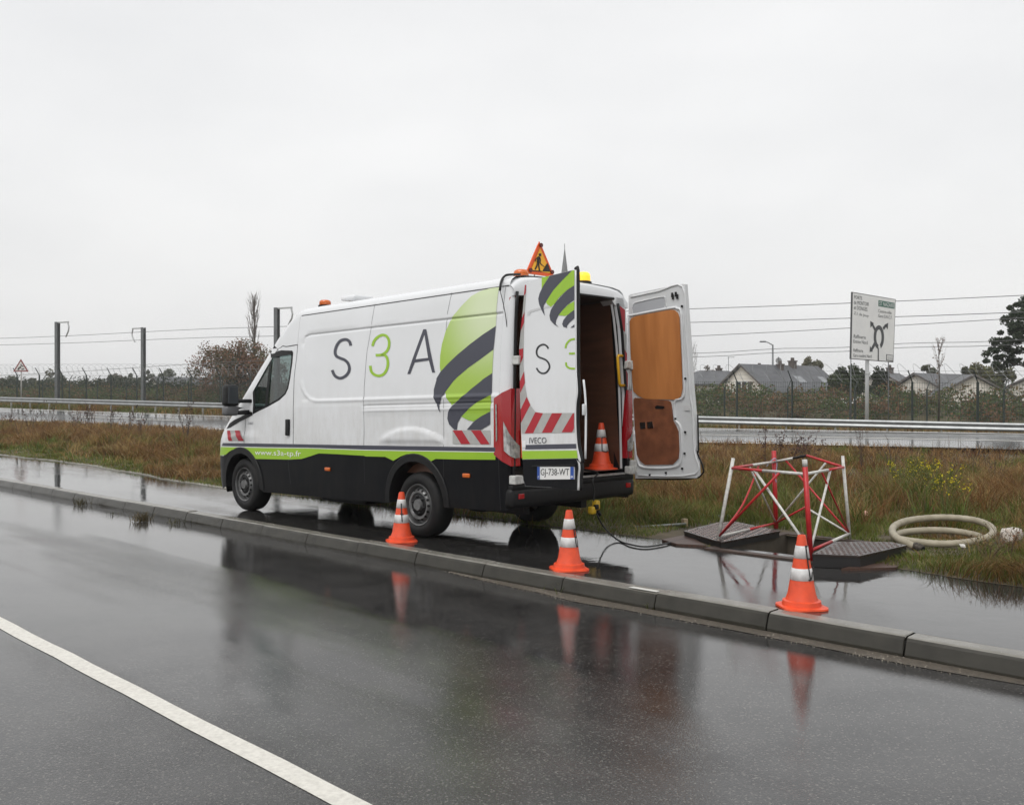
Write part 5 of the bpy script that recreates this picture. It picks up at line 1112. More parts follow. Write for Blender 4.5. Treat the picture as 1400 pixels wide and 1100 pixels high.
e = MB(); e.bevbox((.0, -.03, .085), (.05, .04, .05), .01); e.tube([(.04, -.02, .04), (.075, -.02, -.01)], .018, 8); e.build('socket', M_BLACK, t, True)

# ================================================================== BEYOND THE VERGE
M_GALV = mat('galvanised_steel', (.36, .37, .37), .38, .55, c2=(.27, .28, .28), nscale=3, detail=6)
M_POSTG = mat('galvanised_post', (.38, .38, .36), .5, .3, c2=(.30, .29, .27), nscale=6)
def tpx(px, q=0.):     # rail parameter t seen in column px
    p = colG(px, q); return float((p-G0) @ GD)
# --- guardrail with W profile
gr = thing('guardrail', G(0, 0), 0, 'long galvanised W-beam guardrail along the far road', 'guardrail'); GRO = np.array(gr.location)
wp = [(.0, .72), (-.03, .735), (-.07, .70), (-.078, .665), (-.07, .63), (-.01, .585), (-.01, .555), (-.07, .51), (-.078, .475), (-.07, .44), (-.03, .41), (.0, .42)]
t0, t1 = tpx(1880), tpx(-280); seg_ = list(np.arange(t0, t1, 4.0))
for k, ta in enumerate(seg_[:-1]):
    tb = seg_[k+1]+.06; v = [G(t_, a_+(.004 if t_ == tb else 0), b_)-GRO for t_ in (ta, tb) for a_, b_ in wp]; m_ = len(wp)
    f = [(i, i+1, m_+i+1, m_+i) for i in range(m_-1)]; smooth_angle(obj('beam', v, f, M_GALV, gr), 60)
pm = mesh_data('post', *[(lambda e: (e.v, e.f))(MB().box((.0, 0, .30), (.10, .055, .80)).box((-.0, 0, .6), (.12, .06, .12)))][0], M_POSTG)
for t_ in np.arange(t0+1, t1, 2.0):
    o_ = link(bpy.data.objects.new('post', pm), gr); o_.location = tuple(G(t_, .06)-GRO); o_.rotation_euler = (0, 0, math.atan2(GN[1], GN[0]))
# --- security fences
M_FENCE = mat('fence_green', (.012, .022, .018), .5); M_WIRE = mat('fence_wire', (.05, .065, .058), .5, .2); M_RAZ = mat('razor_wire', (.26, .27, .27), .45, .5)
def fence(q, gap, hgt, arm, label, mesh=True, razor=True, post_r=.045, lo=-280, hi=1880, dz=0.):
    fo = thing('security_fence', G(0, q, dz), 0, label, 'fence', 'railway security fences'); FO = np.array(fo.location)
    a0, a1 = tpx(hi, q), tpx(lo, q); ad = GD*0+GN*(.0)
    e = MB(); e.box((0, 0, hgt/2-.15), (post_r*1.5, post_r*2, hgt+.3)); av = -GN*arm*.45+GD*arm*.30   # arm leans towards the road
    e.tube([(0, 0, hgt-.02), (av[0], av[1], hgt+abs(arm))], post_r*.7, 4); pmsh = mesh_data('post', e.v, e.f, M_FENCE)
    for t_ in np.arange(a0, a1, gap):
        o_ = link(bpy.data.objects.new('post', pmsh), fo); o_.location = tuple(G(t_, q, dz)-FO)
    if mesh:
        e = MB(); T_ = np.arange(a0, a1, .10)
        vv = []; ff = []
        for t_ in T_:
            p = G(t_, q-.03, dz)-FO; b_ = len(vv); d_ = GD*.005; vv += [p-d_, p+d_, p+d_+np.array([0, 0, hgt]), p-d_+np.array([0, 0, hgt])]; ff.append((b_, b_+1, b_+2, b_+3))
        TT = np.arange(a0, a1+.01, 3.)
        for z in np.arange(.1, hgt+.01, .2):
            for ta, tb in zip(TT[:-1], TT[1:]):
                p, q2 = G(ta, q-.032, dz)-FO, G(tb, q-.032, dz)-FO; b_ = len(vv); vv += [p+np.array([0, 0, z-.005]), q2+np.array([0, 0, z-.005]), q2+np.array([0, 0, z+.005]), p+np.array([0, 0, z+.005])]; ff.append((b_, b_+1, b_+2, b_+3))
        o_ = obj('wire_mesh', vv, ff, M_WIRE, fo); o_['kind'] = 'stuff'
    if razor:
        e = MB(); rr_ = .40; pts = []; N_ = int((a1-a0)/.62*22)
        for k in range(N_):
            t_ = a0+k/22*.62; a_ = 2*math.pi*k/22+.5*math.sin(k*.013); p = G(t_+.22*math.sin(a_*1.0), q-.10, dz)-FO; pts.append(p+GN*rr_*math.cos(a_)*(1+.1*math.sin(k*.05))+np.array([0, 0, hgt+.38+rr_*math.sin(a_)]))
        e.tube(pts, .0085, 3, cap=False)
        for z, qq_ in ((hgt+.12, -.03), (hgt+.3, -.12), (hgt+.46, -.2)): e.tube([G(t_, q+qq_, dz)-FO+np.array([0, 0, z]) for t_ in np.arange(a0, a1, 4.)], .006, 3)
        o_ = e.build('razor_wire', M_RAZ, fo); o_['kind'] = 'stuff'
    return fo
fence(3.6, 2.55, 2.35, .5, 'tall dark green mesh fence with razor wire just behind the guardrail')
fence(19.5, 4.0, 2.2, -.5, 'lower dark mesh fence in front of the scrub bank beyond the railway', razor=False, post_r=.05)
# --- railway masts and wires
M_MAST = mat('mast_steel', (.16, .17, .175), .5, .4, c2=(.12, .125, .13), nscale=2)
def mast(px, ytop, Z, arm, label):
    b_ = atZ(px, 548, Z); zt = atZ(px, ytop, Z)[2]; zb_ = .2; c0 = np.array([b_[0], b_[1], zb_]); H_ = zt-zb_
    t = thing('railway_mast', c0, math.atan2(GD[1], GD[0])+math.pi, label, 'mast', 'railway masts')
    e = MB()
    for y in (-.14, .14): e.box((0, y, H_/2), (.30, .025, H_))
    e.box((0, 0, H_/2), (.03, .26, H_-.02)); e.build('column', M_MAST, t)
    e = MB(); dx = .0; a_ = arm
    e.box((a_*.65, 0, H_-.06), (1.45, .12, .10)); e.tube([(a_*1.3, 0, H_-.08), (a_*1.42, 0, H_-.5), (a_*1.35, 0, H_-.8), (a_*1.05, 0, H_-1.25)], .06, 6); e.build('bracket', mat('bracket_grey', (.42, .43, .43), .45, .4), t)
    return t
mast(78.5, 440, 77, 1, 'grey steel railway mast beside the triangular road sign'); mast(196, 447.5, 82, -1, 'grey steel railway mast with its bracket pointing the other way, opposite side of the track'); mast(378.5, 420.5, 66, 1, 'grey steel railway mast rising behind the van\'s windscreen')
# thinner far mast with cantilever arm seen low between the masts
def wires(name, L_, r_, label):
    """overhead wires given by two photo points each; distance from the railway line they follow"""
    for k, (p0, p1, qoff) in enumerate(L_):
        def onrail(px, py):
            d = ray(px, py); dh = d[0]
            A_ = np.array([-37.1, 77.0])+GN[:2]*qoff; u_ = np.array([.883, -.47]); t_ = (dh*A_[1]-A_[0])/(u_[0]-dh*u_[1]); Zq = A_[1]+u_[1]*t_; return atZ(px, py, Zq)
        a_, b_ = onrail(*p0), onrail(*p1); e = MB(); n_ = 14; c_ = (a_+b_)/2
        ext = .12; a2, b2 = a_-(b_-a_)*ext, b_+(b_-a_)*ext
        e.tube([a2+(b2-a2)*i/n_+np.array([0, 0, -.12*math.sin(math.pi*((i/n_*3) % 1))])-c_ for i in range(n_*1+1)], r_, 4); o_ = e.build(name, mat('wire_dark', (.10, .10, .105), .6)); o_.location = tuple(c_); tag(o_, label, 'wire', 'overhead railway wires')
wires('overhead_wire', [((0, 461), (1400, 401), 0), ((0, 470), (1400, 424), 0), ((0, 512), (1400, 432), 6), ((940, 481), (1400, 462), 12), ((940, 486), (1400, 468), 12)], .017, 'thin overhead wire strung along the railway')
# --- triangular warning sign, far left
sp_ = colG(28.5, 1.6); st_ = thing('warning_sign', sp_, 0, 'triangular red-bordered warning sign on a thin post behind the guardrail', 'sign'); kz = sp_[1]/FPX
zt_ = atZ(28, 490.5, sp_[1])[2]-sp_[2]; zb_ = atZ(28, 508, sp_[1])[2]-sp_[2]; hw = 10.6*kz
MB().tube([(0, .06, -.2), (0, .06, zt_-.2)], .045, 8).build('post', M_POSTG, st_, True)
def tri_sc(k): c_ = (zt_+2*zb_)/3; return [(0, 0, c_+(zt_-c_)*k), (-hw*k, 0, c_+(zb_-c_)*k), (hw*k, 0, c_+(zb_-c_)*k)]
MB().prism(tri_sc(1.), (0, .03, 0)).build('plate', mat('sign_border_red', (.20, .03, .03), .4), st_)
obj('sign_face', [(x, -.004, z) for x, _, z in tri_sc(.74)], [(0, 1, 2)], mat('sign_white', (.62, .60, .57), .4), st_)
e = MB(); c_ = (zt_+2*zb_)/3
for x, z, w_, h_, a_ in ((-.10, -.02, .16, .10, .5), (.10, .10, .20, .07, -.4), (.14, -.12, .20, .08, .3), (-.16, -.13, .14, .10, 0), (.0, .02, .06, .14, .2), (.02, .20, .10, .06, .6)): e.add([(x+w_/2*s1*math.cos(a_)-h_/2*s2*math.sin(a_), -.008, c_+z+w_/2*s1*math.sin(a_)+h_/2*s2*math.cos(a_)) for s1, s2 in ((-1, -1), (1, -1), (1, 1), (-1, 1))], [(0, 1, 2, 3)])
e.build('pictogram', M_SB, st_)
# --- direction sign with roundabout plan
Zs = 41.0; up_ = np.array([0, 0, 1.]); sR = np.array([.743, .669, 0.]); sN = np.array([.669, -.743, 0.])
sc_ = atZ(1190, 548, Zs); sbase = np.array([sc_[0], sc_[1], colG(1188, 2.)[2]])
ds = thing('direction_sign', sbase, 0, 'large white direction sign with roundabout plan and place names on a pale post', 'sign')
def sg_px(px, py, off=0.): return hit(px, py, sbase+sN*0, sN)+sN*off-sbase
zS = Zm(1140, 380, 5.5)
def sgp(L_, off): return [sg_px(x, y, off) for x, y in zS(L_)]
brd = sgp([(137, 104), (466, 160), (448, 634), (126, 608)], 0)
MB().prism(brd, -sN*.05).build('board', mat('sign_edge_dark', (.06, .06, .065), .4), ds)
flat('sign_face', sgp([(142, 111), (462, 164), (444, 628), (131, 603)], .006), mat('sign_face_grey', (.82, .82, .80), .45, c2=(.76, .76, .75), nscale=2), ds)
M_ST = mat('sign_text', (.05, .055, .06), .5)
def stext(txt, a_, b_, hpx, m=M_ST, off=.012, nm='lettering'):
    A_, B_ = [Vector(p) for p in sgp([a_, b_], off)]; X_ = (B_-A_); wd = X_.length; X_.normalize(); N_ = Vector(sN); Y_ = N_.cross(X_)
    return text_polys(txt, m, nm, ds, Matrix.Translation((A_+B_)/2) @ Matrix((X_, Y_, N_)).transposed().to_4x4(), hpx/5.5*Zs/FPX, wd)
stext('PORTS', (152, 142), (210, 152), 26); stext('de MONTOIR', (150, 182), (262, 198), 28); stext('et DONGES', (150, 220), (250, 236), 28); stext('Z.I. de Jouy', (150, 266), (260, 288), 26)
flat('green_panel', sgp([(334, 166), (456, 188), (455, 232), (333, 212)], .010), mat('sign_green', (.01, .12, .075), .4), ds); stext('ST NAZAIRE', (340, 190), (452, 209), 30, M_WHD, .016)
stext('Centre-ville', (332, 246), (432, 262), 24); stext('Gare S.N.C.F.', (332, 282), (438, 298), 24)
stext('Raffinerie', (148, 436), (238, 446), 26); stext('Entrée Nord', (146, 474), (252, 486), 26); stext('Raffinerie', (146, 540), (218, 548), 24); stext('Gare routière Nord', (144, 580), (282, 588), 24)
ce = np.array([337., 445.])
def ell(rx, ry, a0, a1, n=28): return [(ce[0]+rx*math.cos(R(a_)), ce[1]-ry*math.sin(R(a_))) for a_ in np.linspace(a0, a1, n)]
o1, i1 = ell(39, 90, 262, -68+0, 34), ell(20, 58, 262, -68, 34)
vv = sgp(o1, .012)+sgp(i1, .012); n_ = len(o1); obj('roundabout_ring', vv, [(i, i+1, n_+i+1, n_+i) for i in range(n_-1)], M_ST, ds)
for L_ in ([(328, 525), (337, 525), (337, 622), (328, 621)], [(312, 378), (304, 396), (282, 352), (290, 338)], [(272, 322), (299, 340), (274, 374)], [(364, 372), (374, 392), (398, 358), (390, 344)], [(407, 337), (404, 386), (378, 352)], [(303, 478), (313, 502), (288, 545), (276, 530)], [(267, 555), (270, 508), (292, 553)]): flat('roundabout_arm', sgp(L_, .013), M_ST, ds)
flat('small_panel', sgp([(392, 572), (446, 580), (444, 627), (392, 620)], .010), M_ST, ds); flat('small_panel', sgp([(397, 578), (442, 584), (440, 621), (397, 615)], .014), MATS['sign_face_grey'], ds); stext('ROUTE', (402, 592), (438, 597), 10, off=.018); stext('AUTRE', (402, 606), (438, 611), 10, off=.018)
pt_ = sg_px(1189.5, 495); pb_ = np.array([pt_[0]+.0, pt_[1], 0]); e = MB(); e.tube([pb_-sN*.12+np.array([-.03, 0, -.3]), pt_-sN*.12+np.array([0, 0, 2.0])], .085, 12); e.tube([pt_-sN*.12+np.array([-.01, 0, -.52]), pt_-sN*.12+np.array([-.01, 0, -.46])], .095, 12); e.build('post', mat('sign_post_grey', (.46, .47, .47), .45), ds, True)
for px_ in (1169.3, 1220.5):
    p = sg_px(px_, 492)-sN*.2; MB().tube([np.array([p[0], p[1], -.3]), p+np.array([0, 0, .3])], .02, 6).build('stay_post', M_MAST, ds, True)
# --- street lamp among the houses
lz = 95.; lb = atZ(1056.5, 548, lz); lt = atZ(1056.5, 471, lz); sl_ = thing('street_lamp', (lb[0], lb[1], .5), 0, 'tall street lamp with a bent arm rising behind the gabled house', 'lamp'); H_ = lt[2]-.5
MB().tube([(0, 0, 0), (0, 0, H_)], [.13, .08], 8).build('pole', M_MAST, sl_, True); MB().tube([(0, 0, H_-.05), (-.5, 0, H_+.22), (-.75, 0, H_+.28)], .05, 6).build('arm', M_MAST, sl_, True); MB().bevbox((-1.0, 0, H_+.30), (.62, .25, .14), .05).build('lamp_head', M_MAST, sl_, True)
# --- houses
M_SLATE_R = mat('roof_slate', (.075, .078, .085), .6, c2=(.10, .103, .11), nscale=1.2, bump=.4, bscale=8); M_RENDER = mat('wall_cream', (.76, .72, .66), .8, c2=(.68, .64, .57), nscale=.6); M_BRICK = mat('chimney_brick', (.10, .082, .075), .8); M_PANE = mat('window_dark', (.04, .045, .05), .15); M_FRAME = mat('window_white', (.6, .6, .58), .5); M_EAVE = mat('fascia_dark', (.10, .09, .085), .6)
def house(px, Z, rot, Lx, Wy, ze, zr, label, win=(), chim=(), sky=(), hip=0., zbase=.2):
    """ridge along local x, gables at +-Lx/2"""
    c = atZ(px, 548, Z); h_ = thing('house', (c[0], c[1], zbase), rot, label, 'house', 'houses beyond the railway'); e_, r_ = ze-zbase, zr-zbase
    a_, b_ = Lx/2, Wy/2
    e = MB(); e.add([(-a_, -b_, -.5), (a_, -b_, -.5), (a_, b_, -.5), (-a_, b_, -.5), (-a_, -b_, e_), (a_, -b_, e_), (a_, b_, e_), (-a_, b_, e_), (-a_+hip, 0, r_-.06), (a_-hip, 0, r_-.06)], [(0, 1, 5, 4), (2, 3, 7, 6), (1, 2, 6, 9, 5), (3, 0, 4, 8, 7)]); w__ = e.build('wall', M_RENDER, h_)
    ov = .35; e = MB(); sl = (r_-e_)/b_; eb = e_-sl*ov; th = .14
    for s in (-1, 1):
        q_ = [(-a_-ov*(1 if hip == 0 else 1), s*(b_+ov), eb), (a_+ov, s*(b_+ov), eb), (a_+ov-hip*1.1, 0, r_), (-a_-ov+hip*1.1, 0, r_)]; e.prism([(x, y, z+.02) for x, y, z in q_], (0, 0, th))
    if hip:
        for s in (-1, 1): e.prism([(s*(a_+ov), -b_-ov, eb+.02), (s*(a_+ov), b_+ov, eb+.02), (s*(a_+ov-hip*1.1), 0, r_+.02)], (0, 0, th))
    rf = e.build('roof', M_SLATE_R, h_)
    if not hip:
        for s in (-1, 1):
            e = MB()
            for y in (-1, 1): e.prism([(s*(a_+ov+.02), y*(b_+ov), eb), (s*(a_+ov+.02), 0, r_+.02), (s*(a_+ov+.02), 0, r_+.2), (s*(a_+ov+.02), y*(b_+ov), eb+.18)], (-s*.04, 0, 0))
            e.build('barge_board', M_EAVE, rf)
    for x, y, hh, w_ in chim:
        zc = r_-abs(y)*sl; e = MB(); e.box((x, y, zc+hh/2-.4), (w_, .55, hh+.8)); e.box((x, y, zc+hh), (w_+.12, .67, .12))
        for dx in (-.2, .2): e.lathe([(.11, 0), (.09, .3), (0, .3)], (x+dx*w_, y, zc+hh+.05), 8)
        e.build('chimney', M_BRICK, rf)
    for x, y, s1, s2 in sky:
        z = lambda yy: r_-abs(yy)*sl+th+.06; e = MB(); e.add([(x-s1/2, y-s2/2, z(y-s2/2)), (x+s1/2, y-s2/2, z(y-s2/2)), (x+s1/2, y+s2/2, z(y+s2/2)), (x-s1/2, y+s2/2, z(y+s2/2))], [(0, 1, 2, 3)]); e.build('skylight', mat('skylight_pale', (.20, .21, .22), .15), rf)
    for face, u_, z, w_, hh in win:
        if face in 'ab':
            s = -1 if face == 'a' else 1; P_ = lambda du, dz, o: (s*(a_+o), u_+du, z+dz)
        else:
            s = -1; P_ = lambda du, dz, o: (u_+du, -(b_+o), z+dz)
        fr = MB(); fr.add([P_(-w_/2-.1, -hh/2-.1, .03), P_(w_/2+.1, -hh/2-.1, .03), P_(w_/2+.1, hh/2+.1, .03), P_(-w_/2-.1, hh/2+.1, .03)], [(0, 1, 2, 3)]); fo = fr.build('window', M_FRAME, h_)
        for d_ in (-1, 1): obj('pane', [P_(d_*w_*.26-w_*.2, -hh/2, .045), P_(d_*w_*.26+w_*.2, -hh/2, .045), P_(d_*w_*.26+w_*.2, hh/2, .045), P_(d_*w_*.26-w_*.2, hh/2, .045)], [(0, 1, 2, 3)], M_PANE, fo)
        obj('shutter', [P_(-w_/2-.65, -hh/2, .05), P_(-w_/2-.15, -hh/2, .05), P_(-w_/2-.15, hh/2, .05), P_(-w_/2-.65, hh/2, .05)], [(0, 1, 2, 3)], M_EAVE, fo)
    return h_
def zat(y, Z): return CAMH+(YH-y)*Z/FPX
house(1066, 92, R(33), 10.5, 6.6, zat(528, 92)-.5, zat(501, 92), 'cream gabled house with grey slate roof, two skylights and brick chimneys', win=(('a', 0, 2.2, 1.3, 1.7),), chim=((-.5, -.5, .55, .4), (1.6, -.2, .7, .6), (-2.2, .6, .4, .4)), sky=((.6, -2.0, 1.1, .9), (4.0, -2.0, 1.0, .8)))
house(976, 100, R(20), 8.5, 7, zat(526, 100), zat(508.5, 100), 'low cream house with a hipped grey roof and a tall aerial beside the gabled house', win=(('c', -1, 1.2, 1.2, 1.1), ('c', 2, 1.2, 1.2, 1.1)), hip=2.6, chim=((.8, .3, .5, .45),))
house(1216, 98, R(55), 7, 4.4, zat(528, 98), zat(511, 98), 'small white gabled house with a square chimney beyond the direction sign', win=(), chim=((.2, 0, .6, .8),))
house(1290, 88, R(35), 9, 8, zat(536, 88)-.6, zat(513, 88), 'wide grey-roofed house half hidden by the bare sapling', win=(), chim=())
house(1322, 80, R(74), 6, 6.2, zat(538, 80)-.4, zat(515, 80), 'pale gable-fronted house with dark barge boards by the pine tree')
house(1405, 84, R(60), 7, 7, zat(540, 84)-.4, zat(519, 84), 'grey-roofed house cut by the frame edge beside the pine tree')
house(252, 130, R(40), 8, 7, zat(533, 130), zat(517, 130), 'white gabled house seen through the fence beside the reddish autumn tree', zbase=.6); house(215, 150, R(10), 9, 7, zat(536, 150), zat(527, 150), 'low pale house far behind the fence between the railway masts', zbase=.6)
# aerial on the hipped house
p = atZ(996, 508, 100); an = thing('tv_aerial', (p[0], p[1], p[2]-.6), 0, 'thin television aerial above the hipped grey roof', 'aerial'); e = MB(); e.tube([(0, 0, 0), (0, 0, 2.2)], .03, 5); e.build('mast', M_MAST, an); e = MB(); e.tube([(-.1, 0, 2.1), (.6, 0, 2.15)], .02, 4); [e.tube([(x, -.3, 2.12), (x, .3, 2.12)], .012, 4) for x in (0, .2, .4, .55)]; e.build('antenna', M_MAST, an)
p = atZ(1064.5, 500, 92); an = thing('satellite_dish', (p[0], p[1], p[2]-.2), 0, 'round grey satellite dish on the gabled house roof', 'dish'); MB().tube([(0, 0, 0), (0, 0, 1.1)], .03, 5).build('mast', M_MAST, an); e = MB(); e.lathe([(0, .08), (.18, .055), (.30, 0), (.30, -.02), (.18, .035), (0, .06)], (0, 0, .72), 16, 'y'); e.build('dish', mat('dish_grey', (.35, .35, .35), .5), an, True)
# church spire behind the van
Zc = 260.; kc = Zc/FPX; cb_ = atZ(772, 548, Zc); ch_ = thing('church_spire', (cb_[0], cb_[1], .5), .3, 'slender grey church spire rising behind the van roof', 'spire'); tip = atZ(772, 338, Zc)[2]-.5; rr_ = 15.2*kc; zsp = atZ(772, 450, Zc)[2]-.5
e = MB(); e.lathe([(rr_, zsp), (rr_*.5, zsp+(tip-zsp)*.5), (.03, tip)], (0, 0, 0), 8); e.build('spire', mat('spire_stone', (.12, .125, .13), .8, c2=(.16, .165, .17), nscale=.4), ch_)
MB().tube([(0, 0, tip-.2), (0, 0, tip+1.0)], .09, 5).build('finial', M_MAST, ch_); e = MB(); e.box((0, 0, zsp/2), (rr_*2.1, rr_*2.1, zsp)); e.box((0, 0, zsp-.3), (rr_*2.3, rr_*2.3, .7)); e.build('tower', MATS['spire_stone'], ch_); e = MB(); e.prism([(rr_, -5, -.5), (rr_, 5, -.5), (rr_, 5, 8), (rr_, 0, 13.5), (rr_, -5, 8)], (22, 0, 0)); e.build('nave', M_SLATE_R, ch_)

# --- foliage
M_LEAF = mat('leaf', (.06, .08, .03), .6, attr='Col', transl=.3, spec=.3); M_BARK = mat('bark', (.075, .06, .048), .85, c2=(.045, .038, .03), nscale=5)
def leaf_cloud(name, C, Rr, n, size, pal, parent=None, flat_=1., bright=True):
    """n leaf-sized faces scattered round clump centres C with radii Rr"""
    k = RNG.integers(0, len(C), n); d = RNG.normal(size=(n, 3)); d /= np.linalg.norm(d, axis=1)[:, None]; rad = RNG.random(n)**.45
    P_ = C[k]+d*(Rr[k]*rad)[:, None]*np.array([1, 1, flat_]); s = size*RNG.uniform(.6, 1.4, n)
    u_ = RNG.normal(size=(n, 3)); u_ /= np.linalg.norm(u_, axis=1)[:, None]; w_ = np.cross(u_, RNG.normal(size=(n, 3))); w_ /= np.linalg.norm(w_, axis=1)[:, None]+1e-9
    V_ = np.stack([P_-u_*s[:, None]*.6, P_+w_*s[:, None]*.4, P_+u_*s[:, None]*.6, P_-w_*s[:, None]*.4], 1).reshape(-1, 3); b_ = np.arange(n)*4
    T_ = np.stack([np.stack([b_, b_+1, b_+2], 1), np.stack([b_, b_+2, b_+3], 1)], 1).reshape(-1, 3)
    pal = np.array(pal); ck = RNG.integers(0, len(pal), len(C)); col = pal[np.where(RNG.random(n) < .65, ck[k], RNG.integers(0, len(pal), n))]*RNG.uniform(.7, 1.3, n)[:, None]
    return tri_mesh(name, V_, T_, np.repeat(col, 4, 0), M_LEAF, parent)
def tree(name, px, Z, ytop, ybot, wpx, label, pal, n=5000, leaf=.16, clumps=40, shape='round', trunk=True, density=1., group='trees beyond the railway', cat='tree', fill=.95):
    k = Z/FPX; b_ = atZ(px, 548, Z); zt, zb_ = zat(ytop, Z), zat(ybot, Z); W_ = wpx*k/2; gz = .3; t = thing(name, (b_[0], b_[1], gz), 0, label, cat, group)
    zc, rz_ = (zt+zb_)/2-gz, (zt-zb_)/2; C_ = []; Rr = []
    while len(C_) < clumps:
        p = RNG.uniform(-1, 1, 3); r_ = np.linalg.norm(p)
        if r_ > 1 or r_ < .25: continue
        if shape == 'cone' and abs(p[0]) > .15+.85*(1-(p[2]+1)/2): continue
        if shape == 'dome' and p[2] < -.6: continue
        s = .26*min(W_, rz_*1.2)*RNG.uniform(.65, 1.25)
        C_.append((p[0]*(W_-s*.7), p[1]*(W_-s*.7), zc+p[2]*(rz_-s*.6))); Rr.append(s)
    C_ = np.array(C_); Rr = np.array(Rr)
    if trunk:
        e = MB(); th = zc-rz_*.2; r0 = max(.10, W_*.07); e.tube([(0, 0, -.3), (.03*W_, 0, th*.5), (0, .02, th), (0.02, 0, zc+rz_*.5)], [r0, r0*.8, r0*.6, r0*.2], 8)
        e.build('trunk', M_BARK, t, True); e = MB()
        for c_ in C_[::2]: e.tube([(0, 0, max(.3, min(c_[2]-.2, th*RNG.uniform(.6, 1.)))), c_*np.array([.5, .5, 1])+np.array([0, 0, -.25*rz_*.3]), c_], [r0*.35, r0*.2, r0*.06], 4)
        e.build('branches', M_BARK, t)
    leaf_cloud('crown', C_, Rr, n, leaf, pal, t)
    return t
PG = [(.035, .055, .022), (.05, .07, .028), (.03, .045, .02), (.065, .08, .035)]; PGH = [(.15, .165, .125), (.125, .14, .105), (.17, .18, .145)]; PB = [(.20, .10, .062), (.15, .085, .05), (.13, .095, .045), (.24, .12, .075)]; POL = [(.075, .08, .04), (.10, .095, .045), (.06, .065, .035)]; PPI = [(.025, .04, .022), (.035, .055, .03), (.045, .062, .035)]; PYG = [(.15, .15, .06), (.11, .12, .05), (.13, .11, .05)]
tree('autumn_tree', 322, 88, 461, 556, 142, 'wide reddish-brown autumn tree thinning at the top, behind the van\'s windscreen', PB+POL[:2], 15000, .15, 120, 'dome', fill=.9)
for a in (dict(px=8, ytop=512, w=48), dict(px=45, ytop=517, w=50), dict(px=72, ytop=505.5, w=44), dict(px=108, ytop=518, w=44), dict(px=30, ytop=520, w=60)):
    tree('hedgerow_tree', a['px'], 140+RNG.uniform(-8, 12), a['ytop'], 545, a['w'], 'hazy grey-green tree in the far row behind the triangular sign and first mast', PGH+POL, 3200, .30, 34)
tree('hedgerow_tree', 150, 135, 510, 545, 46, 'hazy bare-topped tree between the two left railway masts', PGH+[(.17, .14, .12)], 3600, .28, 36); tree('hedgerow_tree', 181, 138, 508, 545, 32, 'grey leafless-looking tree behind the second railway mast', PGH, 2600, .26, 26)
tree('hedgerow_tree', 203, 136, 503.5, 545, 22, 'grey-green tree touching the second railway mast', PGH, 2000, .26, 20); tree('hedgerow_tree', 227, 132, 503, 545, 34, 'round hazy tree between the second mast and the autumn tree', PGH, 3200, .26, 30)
tree('round_tree', 1161, 84, 499, 545, 60, 'dense rounded dark green tree left of the direction sign post', PG, 9000, .2, 60); tree('dark_conifer', 1204, 82, 498, 545, 44, 'dark pointed evergreens behind the direction sign post', [(.02, .032, .016), (.03, .042, .02)], 5000, .2, 40, 'cone')
tree('pale_tree', 1110, 102, 487, 540, 42, 'pale grey-green tree with thin foliage behind the gabled house roof', [(.17, .165, .11), (.13, .13, .085), (.20, .185, .13)], 4200, .22, 40); tree('olive_tree', 1345, 92, 494, 545, 84, 'broad olive-green tree between the pine and the gable-fronted house', POL+PYG, 9000, .22, 60); tree('grey_tree', 1272, 100, 496, 530, 30, 'small flat grey-green tree above the wide grey roof', PGH+POL, 2600, .2, 26)
tree('bare_shrub', 968, 100, 498, 530, 24, 'thin bare shrub over the hipped grey roof', [(.16, .13, .11)], 500, .15, 18)
# pine at the right edge
pz = 62.; t = thing('pine_tree', tuple(atZ(1440, 548, pz)*np.array([1, 1, 0])+np.array([0, 0, .3])), 0, 'tall dark pine with layered boughs at the edge of the houses', 'tree'); e = MB(); e.tube([(0, 0, -.3), (.1, 0, 3), (-.1, .1, 6), (.1, 0, 8.2)], [.3, .26, .18, .06], 10); e.build('trunk', M_BARK, t, True)
CC = []; RR_ = []; e = MB()
for (x, y, s) in ((1392, 430, 12), (1378, 448, 13), (1398, 452, 13), (1370, 474, 12), (1385, 470, 12), (1404, 415, 11), (1410, 470, 13), (1372, 492, 10), (1396, 492, 12), (1420, 400, 13), (1440, 392, 14), (1450, 420, 15), (1430, 445, 15), (1460, 470, 16), (1440, 495, 14), (1500, 440, 18), (1520, 470, 18), (1495, 490, 16)):
    p = atZ(x, y, pz)-np.array(t.location); p[1] += RNG.uniform(-1.2, 1.2)
    for _ in range(12): CC.append(p+RNG.normal(0, .36, 3)*np.array([1, 1, .8])); RR_.append(s*pz/FPX*RNG.uniform(.3, .75))
    e.tube([(0, 0, max(1.5, p[2]-.9)), p*np.array([.6, .6, 1])+np.array([0, 0, -.3]), p], [.09, .05, .02], 5)
e.build('branches', M_BARK, t); leaf_cloud('crown', np.array(CC), np.array(RR_), 34000, .12, PPI+[(.06, .085, .045)], t, .8)
